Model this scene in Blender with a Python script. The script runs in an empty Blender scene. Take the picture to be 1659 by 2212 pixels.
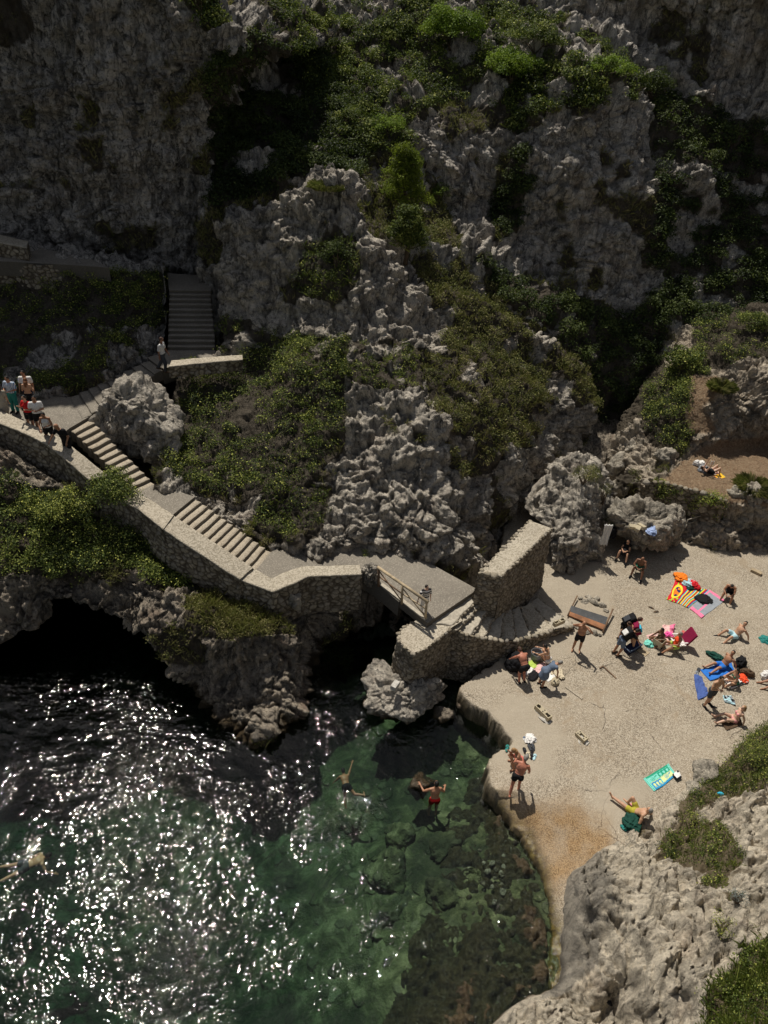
import bpy, bmesh, math, random
import numpy as np
from mathutils import Vector, Matrix, Euler
R_ = math.radians
random.seed(7); rng = np.random.default_rng(7)
SC = bpy.context.scene
COL = SC.collection
# ---------------------------------------------------------------- camera
CZ, PITCH, ROLL, FOC = 24.0, 36.0, 5.0, 1640.0
_a, _b = R_(90 - PITCH), R_(ROLL)
RM = (np.array([[1,0,0],[0,math.cos(_a),-math.sin(_a)],[0,math.sin(_a),math.cos(_a)]])
      @ np.array([[math.cos(_b),-math.sin(_b),0],[math.sin(_b),math.cos(_b),0],[0,0,1]]))
cam = bpy.data.cameras.new('camera'); co = bpy.data.objects.new('camera', cam); COL.objects.link(co)
cam.sensor_fit = 'VERTICAL'; cam.sensor_height = 36.0; cam.lens = FOC/2212*36.0
cam.clip_start = 0.1; cam.clip_end = 2000
co.matrix_world = Matrix.Translation((0,0,CZ)) @ Matrix([list(r) for r in RM]).to_4x4()
SC.camera = co
# ---------------------------------------------------------------- sky, sun, exposure
SUN_EL = 61.0
SUN_DIR = np.array([-0.475, 0.88, 0.0]); SUN_DIR /= np.linalg.norm(SUN_DIR)
SUN_DIR = np.array([SUN_DIR[0]*math.cos(R_(SUN_EL)), SUN_DIR[1]*math.cos(R_(SUN_EL)), math.sin(R_(SUN_EL))])
w = bpy.data.worlds.new('World'); SC.world = w; w.use_nodes = True
nt = w.node_tree; nt.nodes.clear()
sky = nt.nodes.new('ShaderNodeTexSky'); sky.sky_type = 'NISHITA'; sky.sun_disc = False
sky.sun_elevation = R_(SUN_EL); sky.sun_rotation = math.atan2(SUN_DIR[0], SUN_DIR[1])
sky.air_density = 1.0; sky.dust_density = 1.6; sky.ozone_density = 1.0
bg = nt.nodes.new('ShaderNodeBackground'); bg.inputs['Strength'].default_value = 0.05
wo = nt.nodes.new('ShaderNodeOutputWorld')
hs = nt.nodes.new('ShaderNodeHueSaturation'); hs.inputs['Saturation'].default_value = .5; nt.links.new(sky.outputs[0], hs.inputs['Color']); nt.links.new(hs.outputs[0], bg.inputs[0]); nt.links.new(bg.outputs[0], wo.inputs[0])
sl = bpy.data.lights.new('sun', 'SUN'); sl.energy = 4.2; sl.angle = R_(0.55); sl.color = (1.0, 0.93, 0.82)
so = bpy.data.objects.new('sun', sl); COL.objects.link(so)
so.rotation_euler = Vector(SUN_DIR).to_track_quat('Z', 'Y').to_euler(); so.location = (-20, 40, 60)
SC.view_settings.view_transform = 'Standard'; SC.view_settings.look = 'None'
SC.view_settings.exposure = 0.0; SC.view_settings.gamma = 1.0
SC.cycles.max_bounces = 6; SC.cycles.diffuse_bounces = 3; SC.cycles.glossy_bounces = 3
SC.cycles.transparent_max_bounces = 12; SC.cycles.sample_clamp_indirect = 4.0
SC.cycles.use_denoising = True
# ---------------------------------------------------------------- measuring: a pixel of the survey frame (1659 x 2212) onto a world plane
def ray(x, y): return RM @ np.array([(x-829.5)/FOC, -(y-1106)/FOC, -1.0])
def Z(x, y, z):
    d = ray(x, y); return np.array([0,0,CZ]) + (z-CZ)/d[2]*d
def Y(x, y, yy):
    d = ray(x, y); return np.array([0,0,CZ]) + yy/d[1]*d
def proj(P):
    c = (np.asarray(P) - np.array([0,0,CZ])) @ RM
    return 829.5 + FOC*c[...,0]/-c[...,2], 1106 - FOC*c[...,1]/-c[...,2]
# ---------------------------------------------------------------- noise
_T = np.random.default_rng(11).random((4, 65536)).astype(np.float32)
def _h(ix, iy, iz):
    return ((ix*73856093) ^ (iy*19349663) ^ (iz*83492791)) % 65521
def vn(p, seed=0):
    p = np.asarray(p, float) + seed*17.31
    i = np.floor(p).astype(np.int64); f = p - i; u = f*f*f*(f*(f*6-15)+10)
    r = 0
    for dx in (0,1):
        wx = u[:,0] if dx else 1-u[:,0]
        for dy in (0,1):
            wy = u[:,1] if dy else 1-u[:,1]
            for dz in (0,1):
                wz = u[:,2] if dz else 1-u[:,2]
                r = r + wx*wy*wz*_T[0][_h(i[:,0]+dx, i[:,1]+dy, i[:,2]+dz)]
    return r*2-1
def fbm(p, sc, octv=4, seed=0, gain=.5):
    r = 0; a = 1; s = sc; t = 0
    for o in range(octv):
        r = r + a*vn(np.asarray(p)*s, seed+o); t += a; a *= gain; s *= 2.03
    return r/t*1.5
def worley(p):
    i = np.floor(p).astype(np.int64); n = len(p)
    F1 = np.full(n, 9.); F2 = np.full(n, 9.); ID = np.zeros(n)
    for dx in (-1,0,1):
        for dy in (-1,0,1):
            for dz in (-1,0,1):
                c = i + np.array([dx,dy,dz]); h = _h(c[:,0],c[:,1],c[:,2])
                q = c + np.stack([_T[1][h],_T[2][h],_T[3][h]],1)
                d = np.sqrt(((q-p)**2).sum(1)); m = d < F1
                F2 = np.where(m, F1, np.minimum(F2, d)); F1 = np.where(m, d, F1); ID = np.where(m, _T[0][h], ID)
    return F1, F2, ID
def warp(p, sc, a, seed=50):
    p = np.asarray(p)
    return p + a*np.stack([fbm(p, sc, 2, seed), fbm(p, sc, 2, seed+7), fbm(p, sc, 2, seed+13)], 1)
def rockd(p, A=1.0, fine=1.0, stretch=(1,1,.6)):
    """fractured karst limestone: lumps, blocks with cracks, pits"""
    p = np.asarray(p, float); s = np.array(stretch)
    d = A*.95*fbm(p*s, .33, 3, 1)
    q = warp(p, .7, .5); q2 = warp(p*s, 1.6, .22, 77)
    bl = lambda x, sc, sd: 2*np.abs(vn(x*sc, sd))**.8-.75     # rounded outside, creased inside
    d += A*.42*bl(q*s, .75, 21) + (A*.5+.5)*(.30*bl(q2, 1.25, 22) + .17*bl(q2, 2.6, 23)) + fine*(.085*bl(q2, 5.0, 24) + .04*bl(q2, 10., 25))
    F1, F2, ID = worley(q*np.array([.8,.8,1.05])); e = np.clip((F2-F1)/.16, 0, 1)
    d += A*.55*(ID-.45)*e - (A*.16+.04)*np.exp(-(F2-F1)/.05)
    F1, F2, ID = worley(warp(p, 2.0, .12, 90)*2.1); e = np.clip((F2-F1)/.2, 0, 1)
    d += fine*(.17*(ID-.45)*e - .10*np.exp(-(F2-F1)/.06))
    n = fbm(p, 4.2, 3, 41); d += -fine*.30*np.clip(n-.30, 0, .6)
    return d
# ---------------------------------------------------------------- object helpers
def prop(o, label=None, cat=None, group=None, kind=None):
    if label: o['label'] = label
    if cat: o['category'] = cat
    if group: o['group'] = group
    if kind: o['kind'] = kind
    return o
def empty(name, loc, rz=0, **k):
    o = bpy.data.objects.new(name, None); COL.objects.link(o); o.location = loc; o.rotation_euler = (0,0,rz)
    o.empty_display_size = .2
    return prop(o, **k)
def mesh_np(name, V, F, mats, parent=None, smooth=True, attrs=None, midx=None, **k):
    me = bpy.data.meshes.new(name)
    V = np.ascontiguousarray(V, np.float32); F = np.ascontiguousarray(F, np.int32); n = F.shape[1]
    me.vertices.add(len(V)); me.vertices.foreach_set('co', V.ravel())
    me.loops.add(F.size); me.loops.foreach_set('vertex_index', F.ravel())
    me.polygons.add(len(F)); me.polygons.foreach_set('loop_start', np.arange(0, F.size, n, dtype=np.int32))
    me.polygons.foreach_set('loop_total', np.full(len(F), n, np.int32))
    if midx is not None: me.polygons.foreach_set('material_index', np.ascontiguousarray(midx, np.int32))
    me.update(calc_edges=True)
    me.polygons.foreach_set('use_smooth', np.full(len(F), smooth, bool))
    for nm, a in (attrs or {}).items():
        a = np.asarray(a, np.float32)
        if a.ndim == 1:
            at = me.attributes.new(nm, 'FLOAT', 'POINT'); at.data.foreach_set('value', a)
        else:
            at = me.attributes.new(nm, 'FLOAT_VECTOR', 'POINT'); at.data.foreach_set('vector', a.ravel())
    for m in (mats if isinstance(mats, (list,tuple)) else [mats]): me.materials.append(m)
    o = bpy.data.objects.new(name, me); COL.objects.link(o)
    if parent: o.parent = parent
    return prop(o, **k)
class MB:
    """collects shapes for ONE mesh"""
    def __init__(s): s.bm = bmesh.new()
    def box(s, c, size, rot=None, mi=0, taper=None):
        r = bmesh.ops.create_cube(s.bm, size=1)
        M = Matrix.Translation(Vector(c)) @ (rot.to_4x4() if rot is not None else Matrix()) @ Matrix.Diagonal((*size,1))
        bmesh.ops.transform(s.bm, matrix=M, verts=r['verts'])
        if mi:
            for f in set(f for v in r['verts'] for f in v.link_faces): f.material_index = mi
        return r['verts']
    def ball(s, c, rad, rot=None, mi=0, u=12, v=8):
        r = bmesh.ops.create_uvsphere(s.bm, u_segments=u, v_segments=v, radius=1)
        rad = (rad,)*3 if not hasattr(rad,'__len__') else rad
        M = Matrix.Translation(Vector(c)) @ (rot.to_4x4() if rot is not None else Matrix()) @ Matrix.Diagonal((*rad,1))
        bmesh.ops.transform(s.bm, matrix=M, verts=r['verts'])
        for f in set(f for v in r['verts'] for f in v.link_faces): f.material_index = mi; f.smooth = True
        return r['verts']
    def rod(s, a, b, r1, r2=None, mi=0, n=10):
        a, b = Vector(a), Vector(b); d = b-a
        if d.length < 1e-6: return
        r = bmesh.ops.create_cone(s.bm, cap_ends=True, segments=n, radius1=r1, radius2=r1 if r2 is None else r2, depth=d.length)
        M = Matrix.Translation((a+b)/2) @ d.to_track_quat('Z','Y').to_matrix().to_4x4()
        bmesh.ops.transform(s.bm, matrix=M, verts=r['verts'])
        for f in set(f for v in r['verts'] for f in v.link_faces): f.material_index = mi; f.smooth = True
        return r['verts']
    def prism(s, top, z0, mi=0):
        """top: list of 3D points (any z each); down to z0 (number or list)"""
        n = len(top); zz = z0 if hasattr(z0,'__len__') else [z0]*n
        a = [s.bm.verts.new(tuple(p)) for p in top]; b = [s.bm.verts.new((p[0],p[1],z)) for p, z in zip(top, zz)]
        fs = [s.bm.faces.new(a), s.bm.faces.new(b[::-1])]
        for i in range(n): fs.append(s.bm.faces.new((a[i], b[i], b[(i+1)%n], a[(i+1)%n])))
        for f in fs: f.material_index = mi
        bmesh.ops.recalc_face_normals(s.bm, faces=fs)
        return fs
    def build(s, name, mats, parent=None, smooth=None, bevel=0, **k):
        if bevel:
            es = [e for e in s.bm.edges if len(e.link_faces)==2 and e.calc_face_angle(0) > .6]
            bmesh.ops.bevel(s.bm, geom=es, offset=bevel, segments=2, profile=.6, affect='EDGES', clamp_overlap=True)
        me = bpy.data.meshes.new(name); s.bm.to_mesh(me); s.bm.free()
        if smooth is not None:
            for p in me.polygons: p.use_smooth = smooth
        for m in (mats if isinstance(mats, (list,tuple)) else [mats]): me.materials.append(m)
        o = bpy.data.objects.new(name, me); COL.objects.link(o)
        if parent: o.parent = parent
        return prop(o, **k)
# ---------------------------------------------------------------- materials
class NT:
    def __init__(s, name):
        s.m = bpy.data.materials.new(name); s.m.use_nodes = True; s.t = s.m.node_tree
        s.b = s.t.nodes['Principled BSDF']; s.out = s.t.nodes['Material Output']
    def n(s, typ, **k):
        nd = s.t.nodes.new('ShaderNode'+typ)
        for a, v in k.items():
            if a.startswith('_'): setattr(nd, a[1:], v)
            else:
                key = a.replace('__',' ')
                nd.inputs[int(key[1:]) if key[0]=='i' and key[1:].isdigit() else key].default_value = v
        return nd
    def l(s, a, b): s.t.links.new(a, b)
    def pos(s, scale=(1,1,1)):
        g = s.n('NewGeometry'); m = s.n('Mapping'); m.inputs['Scale'].default_value = scale
        s.l(g.outputs['Position'], m.inputs[0]); return m.outputs[0]
    def noise(s, v, sc, det=4, rough=.55, dist=0):
        n = s.n('TexNoise', Scale=sc, Detail=det, Roughness=rough, Distortion=dist); s.l(v, n.inputs['Vector']); return n.outputs[0]
    def ramp(s, v, stops, interp='LINEAR'):
        r = s.n('ValToRGB'); r.color_ramp.interpolation = interp; e = r.color_ramp.elements
        while len(e) < len(stops): e.new(.5)
        for q, (p, c) in zip(e, stops):
            q.position = p; q.color = (c,c,c,1) if not hasattr(c,'__len__') else (*c,1)
        s.l(v, r.inputs[0]); return r.outputs[0]
    def mix(s, f, a, b, mode='MIX'):
        m = s.n('Mix', _data_type='RGBA', _blend_type=mode)
        for sk, v in ((m.inputs[0], f), (m.inputs[6], a), (m.inputs[7], b)):
            if hasattr(v, 'is_output'): s.l(v, sk)
            elif hasattr(v,'__len__'): sk.default_value = (*v,1)
            else: sk.default_value = v
        return m.outputs[2]
    def math(s, op, a, b=0, c=0):
        m = s.n('Math', _operation=op)
        for sk, v in ((m.inputs[0], a), (m.inputs[1], b), (m.inputs[2], c)):
            if hasattr(v, 'is_output'): s.l(v, sk)
            else: sk.default_value = v
        return m.outputs[0]
    def attr(s, name):
        a = s.n('Attribute'); a.attribute_name = name; return a
    def bump(s, h, strength=.5, dist=.05, prev=None):
        b = s.n('Bump', Strength=strength, Distance=dist); s.l(h, b.inputs['Height'])
        if prev is not None: s.l(prev, b.inputs['Normal'])
        s.l(b.outputs[0], s.b.inputs['Normal']); return b.outputs[0]
def plain(name, col, rough=.7, vary=.15, bump=0, sc=8., metal=0, spec=.4):
    n = NT(name); p = n.n('TexCoord').outputs['Object']
    a = n.noise(p, sc, 3); c = n.ramp(a, [(.3, tuple(x*(1-vary) for x in col)), (.7, tuple(min(1,x*(1+vary)) for x in col))])
    n.l(c, n.b.inputs['Base Color']); n.b.inputs['Roughness'].default_value = rough; n.b.inputs['Metallic'].default_value = metal
    n.b.inputs['Specular IOR Level'].default_value = spec
    if bump: n.bump(n.noise(p, sc*3, 4), bump, .02)
    return n.m
def rock_mat(name, base=(.36,.335,.30), dark=(.06,.057,.052), warm=(.34,.22,.15), soil=(.055,.045,.032), warmth=.5, darkness=.5, speck=.85, crevk=.8, bumpk=1.):
    n = NT(name); p = n.pos(); ps = n.pos((1,1,.38))
    med = n.noise(p, 1.7, 6, .65, .6); fine = n.noise(p, 9, 6, .75)
    col = n.mix(n.ramp(med, [(.35,0),(.68,1)]), tuple(x*.74 for x in base), tuple(min(1,x*1.25) for x in base))
    col = n.mix(n.math('MULTIPLY', n.ramp(n.noise(p, .5, 5, .65, 1.), [(.53,0),(.68,1)]), warmth), col, warm)
    lich = n.ramp(n.noise(ps, 1.5, 10, .80, .5), [(.49,0),(.57,1)])
    col = n.mix(n.math('MULTIPLY', lich, darkness), col, tuple(x*1.5 for x in dark))
    streak = n.ramp(n.noise(n.pos((2.6,2.6,.2)), 1.3, 6, .7), [(.55,0),(.64,1)])
    col = n.mix(n.math('MULTIPLY', streak, darkness*.8), col, dark)
    col = n.mix(n.ramp(fine, [(.36,speck),(.47,0)]), col, dark)
    wv = n.n('TexNoise', Scale=2.6, Detail=8., Roughness=.75); n.l(p, wv.inputs['Vector'])
    cr = []
    for sc_, wd, msk in ((.95,.028,.40), (2.6,.045,.50)):
        vc = n.n('TexVoronoi', _feature='DISTANCE_TO_EDGE', Scale=sc_); n.l(n.mix(.30, ps, wv.outputs[1]), vc.inputs['Vector'])
        cr.append(n.math('MULTIPLY', n.ramp(vc.outputs['Distance'], [(0,1),(wd,0)]), n.ramp(n.noise(p, 1.1, 3), [(msk,0),(msk+.08,1)])))
    pit = n.ramp(n.noise(p, 5.5, 4, .65, .6), [(.33,1),(.39,0)])
    crev = n.math('MAXIMUM', n.math('MAXIMUM', cr[0], cr[1]), pit)
    col = n.mix(n.math('MULTIPLY', crev, crevk), col, tuple(x*.5 for x in dark))
    at = n.attr('veg'); vf = n.math('MULTIPLY', n.ramp(n.math('ADD', at.outputs['Fac'], n.math('MULTIPLY', n.math('SUBTRACT', fine, .5), .5)), [(.35,0),(.6,1)]), .93)
    col = n.mix(vf, col, n.mix(med, soil, tuple(x*1.9 for x in soil)))
    di = n.attr('dirt').outputs['Fac']; col = n.mix(di, col, n.mix(n.ramp(fine, [(.4,0),(.6,1)]), (.27,.17,.10), (.43,.32,.21)))
    w_ = n.attr('wet'); col = n.mix(w_.outputs['Fac'], col, n.mix(fine, (.035,.028,.018), (.11,.075,.035)))
    n.l(col, n.b.inputs['Base Color'])
    n.l(n.math('SUBTRACT', .95, n.math('MULTIPLY', w_.outputs['Fac'], .5)), n.b.inputs['Roughness']); n.b.inputs['Specular IOR Level'].default_value = .25
    b1 = n.bump(n.math('SUBTRACT', n.noise(p, 3.6, 9, .78, .5), n.math('MULTIPLY', crev, .4)), .85*bumpk, .26)
    n.bump(n.ramp(n.noise(p, 12, 5, .75), [(.3,0),(.6,1)]), .8*bumpk, .06, b1)
    return n.m
M = {}
M['rock_shade'] = rock_mat('grey_limestone', base=(.70,.65,.58), darkness=.70, warmth=.25)
M['rock'] = rock_mat('pale_limestone', speck=.65, crevk=.65, base=(.74,.675,.575), darkness=.62, warmth=.3)
M['rock_right'] = rock_mat('grey_stained_limestone', speck=.7, crevk=.7, base=(.80,.74,.655), darkness=.6, warmth=.35)
M['rock_near'] = rock_mat('warm_limestone', speck=.5, crevk=.6, base=(.66,.57,.45), darkness=.4, warmth=.35)
M['rock_low'] = rock_mat('shore_limestone', base=(.50,.43,.34), warm=(.20,.11,.07), darkness=.6, warmth=.55)
M['boulder'] = rock_mat('boulder_limestone', speck=.5, crevk=.6, base=(.62,.56,.46), darkness=.4, warmth=.2)
def wall_mat():
    n = NT('dry_stone'); p = n.pos(); st = n.attr('stone').outputs['Fac']; g = n.attr('gap').outputs['Fac']
    c = n.ramp(st, [(0,(.20,.17,.125)),(.35,(.33,.29,.22)),(.7,(.42,.37,.29)),(1,(.27,.25,.22))])
    c = n.mix(n.ramp(n.noise(p, 7, 6, .7), [(.4,.75),(.6,0)]), c, (.15,.13,.10))
    c = n.mix(g, c, (.07,.055,.04)); n.l(c, n.b.inputs['Base Color']); n.b.inputs['Roughness'].default_value = .95
    n.b.inputs['Specular IOR Level'].default_value = .2
    n.bump(n.noise(p, 16, 6, .7), .6, .04); return n.m
M['wall'] = wall_mat()
def concrete(name, a, b, speck=(.10,.08,.06), sc=24., amt=.75, stain=True):
    n = NT(name); p = n.pos(); big = n.noise(p, .5, 5, .6, .5)
    c = n.mix(n.ramp(big, [(.35,0),(.65,1)]), a, b)
    v = n.n('TexVoronoi', Scale=sc); n.l(n.mix(.06, p, n.n('TexNoise', Scale=9.).outputs[1]), v.inputs['Vector'])
    cr = v.outputs['Color']; sep = n.n('SeparateColor'); n.l(cr, sep.inputs[0])
    c = n.mix(n.math('MULTIPLY', n.ramp(sep.outputs[0], [(.45,0),(.6,1)]), amt), c, speck)
    c = n.mix(n.ramp(sep.outputs[1], [(.8,0),(.95,.5)]), c, (.55,.5,.42))
    if stain: c = n.mix(n.ramp(n.noise(p, 1.3, 6, .7, 1), [(.55,0),(.75,.45)]), c, tuple(x*.55 for x in a))
    g = n.n('NewGeometry'); sx = n.n('SeparateXYZ'); n.l(g.outputs['True Normal'], sx.inputs[0])   # risers and slab sides: stain and painted shade, darkened by face normal
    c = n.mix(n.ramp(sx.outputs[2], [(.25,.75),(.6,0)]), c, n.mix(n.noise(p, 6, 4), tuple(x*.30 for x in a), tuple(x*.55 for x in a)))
    n.l(c, n.b.inputs['Base Color']); n.b.inputs['Roughness'].default_value = .9; n.b.inputs['Specular IOR Level'].default_value = .25
    n.bump(n.math('ADD', v.outputs['Distance'], n.noise(p, 5, 6, .7)), .5, .03); return n.m
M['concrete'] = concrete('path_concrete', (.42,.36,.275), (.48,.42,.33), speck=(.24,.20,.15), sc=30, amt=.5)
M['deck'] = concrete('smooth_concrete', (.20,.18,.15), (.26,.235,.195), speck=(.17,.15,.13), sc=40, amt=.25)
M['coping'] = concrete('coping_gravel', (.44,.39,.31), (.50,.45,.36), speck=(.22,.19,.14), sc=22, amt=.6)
M['curb'] = plain('light_stone', (.42,.38,.31), .9, .25, .5)
def seabed_mat():
    n = NT('seabed'); p = n.pos(); wv = n.n('TexNoise', Scale=2., Detail=5.); n.l(p, wv.inputs['Vector'])
    c = n.ramp(n.noise(p, 1.1, 7, .7, 1.), [(.34,(.035,.036,.018)),(.5,(.12,.115,.055)),(.64,(.30,.265,.15))])
    v = n.n('TexVoronoi', Scale=2.3); n.l(n.mix(.3, p, wv.outputs[1]), v.inputs['Vector']); sp = n.n('SeparateColor'); n.l(v.outputs['Color'], sp.inputs[0])
    st = n.ramp(v.outputs['Distance'], [(.28,1),(.40,0)]); c = n.mix(n.math('MULTIPLY', st, n.ramp(sp.outputs[0], [(.4,0),(.5,.8)])), c, n.mix(sp.outputs[1], (.05,.045,.025), (.30,.27,.17)))
    c = n.mix(n.ramp(n.noise(p, .38, 5, .65), [(.49,0),(.60,.85)]), c, (.035,.038,.02))
    n.l(c, n.b.inputs['Base Color']); n.b.inputs['Roughness'].default_value = .9
    n.bump(n.math('ADD', n.noise(p, 3, 5), n.math('MULTIPLY', st, .5)), .8, .2); return n.m
M['seabed'] = seabed_mat()
def platform_mat():
    n = NT('exposed_gravel_concrete'); p = n.pos()
    big = n.noise(p, .45, 5, .6, .8)
    c = n.mix(n.ramp(big, [(.35,0),(.65,1)]), (.365,.31,.235), (.42,.365,.285))
    v = n.n('TexVoronoi', Scale=38.); n.l(p, v.inputs['Vector']); sep = n.n('SeparateColor'); n.l(v.outputs['Color'], sep.inputs[0])
    gr = n.ramp(n.noise(p, .6, 3, .5), [(.35,.35),(.6,.75)])
    c = n.mix(n.math('MULTIPLY', n.ramp(sep.outputs[0], [(.5,0),(.62,1)]), gr), c, (.13,.105,.075))
    c = n.mix(n.ramp(sep.outputs[1], [(.82,0),(.95,.7)]), c, (.62,.56,.46))
    # soft repaired patches and dirt
    c = n.mix(n.ramp(n.noise(p, .75, 5, .65, 1.2), [(.57,0),(.66,.55)]), c, (.30,.235,.16))
    vc = n.n('TexVoronoi', _feature='DISTANCE_TO_EDGE', Scale=.55)
    wv = n.n('TexNoise', Scale=1.6, Detail=6.); n.l(p, wv.inputs['Vector']); n.l(n.mix(.35, p, wv.outputs[1]), vc.inputs['Vector'])
    crk = n.math('MULTIPLY', n.ramp(vc.outputs['Distance'], [(0,1),(.006,0)]), n.ramp(n.noise(p, .7, 2), [(.55,0),(.62,1)]))
    c = n.mix(crk, c, (.06,.05,.04))
    al = n.attr('algae').outputs['Fac']; wt = n.attr('wet').outputs['Fac']; cl = n.attr('clean').outputs['Fac']
    orange = n.ramp(sep.outputs[2], [(.2,(.36,.25,.135)),(.6,(.28,.175,.085)),(.9,(.15,.095,.05))])
    c = n.mix(cl, c, n.mix(big, (.36,.31,.24), (.42,.37,.29)))
    c = n.mix(al, c, orange)
    c = n.mix(wt, c, n.ramp(n.noise(p, 6, 5), [(.35,(.03,.022,.012)),(.6,(.13,.10,.03)),(.8,(.20,.17,.06))]))
    c = n.mix(n.attr('side').outputs['Fac'], c, n.ramp(n.noise(p, 4, 6, .7), [(.35,(.03,.024,.016)),(.7,(.12,.095,.06))]))  # shade of the water-edge drop, painted as a dark tone
    n.l(c, n.b.inputs['Base Color'])
    n.l(n.math('SUBTRACT', .92, n.math('MULTIPLY', wt, .72)), n.b.inputs['Roughness']); n.b.inputs['Specular IOR Level'].default_value = .35
    b = n.bump(n.math('ADD', v.outputs['Distance'], n.math('MULTIPLY', crk, -2.)), .4, .02)
    n.bump(n.noise(p, 2.5, 6, .65), .45, .08, b); return n.m
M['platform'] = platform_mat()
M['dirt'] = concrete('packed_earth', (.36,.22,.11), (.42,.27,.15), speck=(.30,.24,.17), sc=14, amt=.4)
M['leaf'] = None
# ================================================================ TERRAIN
VEG = []   # (polygon in survey px, density)
def inpoly(px, py, poly):
    poly = np.asarray(poly, float); x0, y0 = poly[:,0], poly[:,1]; x1, y1 = np.roll(x0,-1), np.roll(y0,-1)
    r = np.zeros(len(px), bool)
    for a,b,c,d in zip(x0,y0,x1,y1):
        m = ((b > py) != (d > py)); t = (c-a)*(py-b)/((d-b) if abs(d-b)>1e-9 else 1e-9)+a
        r ^= m & (px < t)
    return r
VEGP = {
 'hill': [[(440,151),(560,60),(700,120),(830,280),(770,395),(690,385),(600,415),(455,460)], .60],
 'hill2': [[(560,-60),(900,-60),(1150,20),(1270,60),(1395,170),(1350,230),(1200,235),(1110,290),(1000,225),(930,230),(880,330),(760,330),(640,150)], .64],
 'top_left': [[(395,-40),(470,-40),(480,70),(430,60),(400,20)], .95],
 'terrace': [[(-80,600),(150,590),(357,582),(357,690),(320,720),(250,700),(120,700),(-80,720)], .93],
 'terrace2': [[(-80,700),(350,700),(330,770),(210,820),(120,850),(-80,850)], .5],
 'shrubs': [[(330,785),(520,775),(640,730),(760,740),(740,840),(745,930),(700,1000),(640,1050),(540,1075),(440,1068),(370,1030),(345,900)], .88],
 'left': [[(-120,990),(150,1085),(300,1160),(420,1235),(400,1275),(330,1262),(260,1215),(160,1265),(90,1240),(-120,1290)], .93],
 'spur': [[(400,1295),(520,1285),(600,1305),(645,1360),(600,1370),(500,1385),(410,1350)], .75],
 'ridge': [[(780,400),(880,330),(930,380),(1000,560),(1085,650),(1180,730),(1270,800),(1300,900),(1230,850),(1130,890),(1060,930),(950,880),(900,800),(960,760),(930,640),(850,540)], .70],
 'under': [[(940,870),(1130,890),(1200,940),(1080,990),(1000,1040),(940,960)], .55],
 'band': [[(540,700),(640,735),(720,748),(850,728),(925,790),(905,850),(800,842),(730,815),(600,790)], .68],
 'notch': [[(660,520),(760,500),(775,600),(720,650),(640,640)], .62],
 'crag': [[(455,690),(540,680),(600,720),(560,770),(480,765)], .5],
 'face': [[(850,860),(960,880),(1010,1000),(960,1120),(880,1100),(900,960)], .42],
 'face2': [[(560,1060),(720,1050),(740,1120),(620,1160),(540,1130)], .45],
 'valley': [[(1030,560),(1120,600),(1350,680),(1420,640),(1440,800),(1400,900),(1300,960),(1270,820),(1180,720),(1080,640)], .82],
 'valley_dark': [[(1400,180),(1700,300),(1800,700),(1500,760),(1420,700),(1390,600),(1420,420)], .62],
 'recess': [[(1100,230),(1130,260),(1160,420),(1110,520),(1050,480),(1110,330)], .45],
 'terr_r': [[(1390,850),(1480,760),(1500,700),(1659,680),(1800,690),(1800,740),(1640,770),(1560,800),(1490,830),(1500,930),(1480,975),(1430,975),(1380,930)], .95],
 'grass_l': [[(1420,1045),(1560,1085),(1560,1125),(1470,1120),(1420,1080)], .8],
 'nr1': [[(1560,1640),(1600,1600),(1659,1550),(1800,1500),(1800,1700),(1659,1700),(1590,1715),(1500,1745),(1490,1790),(1450,1850),(1420,1830),(1480,1730)], .68],
 'nr2': [[(1420,1850),(1480,1780),(1560,1760),(1610,1850),(1560,1930),(1540,2010),(1500,1960),(1530,1880)], .55],
 'nr3': [[(1500,2240),(1540,2120),(1600,2060),(1680,2020),(1850,2000),(1850,2400),(1480,2400)], .97],
 'nr4': [[(1520,1950),(1600,1930),(1640,2030),(1560,2070)], .5],
}
VEGSPR = 0.0
def vegmask(P, sparse=.0):
    px, py = proj(P); m = np.full(len(P), sparse)
    nz = fbm(P, .55, 4, 61)*.5+.5
    for k,(poly,den) in VEGP.items():
        i = inpoly(px + 14*fbm(P,.5,2,70), py + 14*fbm(P,.5,2,75), poly); m[i] = np.maximum(m[i], den)
    return np.clip((m - nz*1.0)*3.5 + .5, 0, 1)*(m > 0)
def catmull(G, n0, n1):
    """G: (r,c,3) control net -> dense (n0,n1,3)"""
    def interp(A, n):
        r = A.shape[0]; t = np.linspace(0, r-1, n); i = np.minimum(t.astype(int), r-2); f = (t-i)[:,None,None]
        E = np.concatenate([[2*A[0]-A[1]], A, [2*A[-1]-A[-2]]])
        p0,p1,p2,p3 = E[i],E[i+1],E[i+2],E[i+3]
        c = .5*((2*p1)+(-p0+p2)*f+(2*p0-5*p1+4*p2-p3)*f*f+(-p0+3*p1-3*p2+p3)*f**3)
        l = p1*(1-f)+p2*f
        return .65*c+.35*l
    A = interp(G, n0); return interp(A.transpose(1,0,2), n1).transpose(1,0,2)
def gridF(a, b):
    i = np.arange(a*b).reshape(a,b)
    return np.stack([i[:-1,:-1].ravel(), i[1:,:-1].ravel(), i[1:,1:].ravel(), i[:-1,1:].ravel()],1)
PATCH = {}; ALLV = []; AREA = {'rock_slope': .002}
def pt(s):
    if s[0] == 'w': return np.array(s[1:], float)
    if s[0] == 'z': return Z(*s[1:])
    return Y(*s)
def grid_normals(Pg):
    du = np.gradient(Pg, axis=0); dv = np.gradient(Pg, axis=1); N = np.cross(du, dv)
    return N/np.maximum(np.linalg.norm(N, axis=2, keepdims=True), 1e-9)
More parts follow.
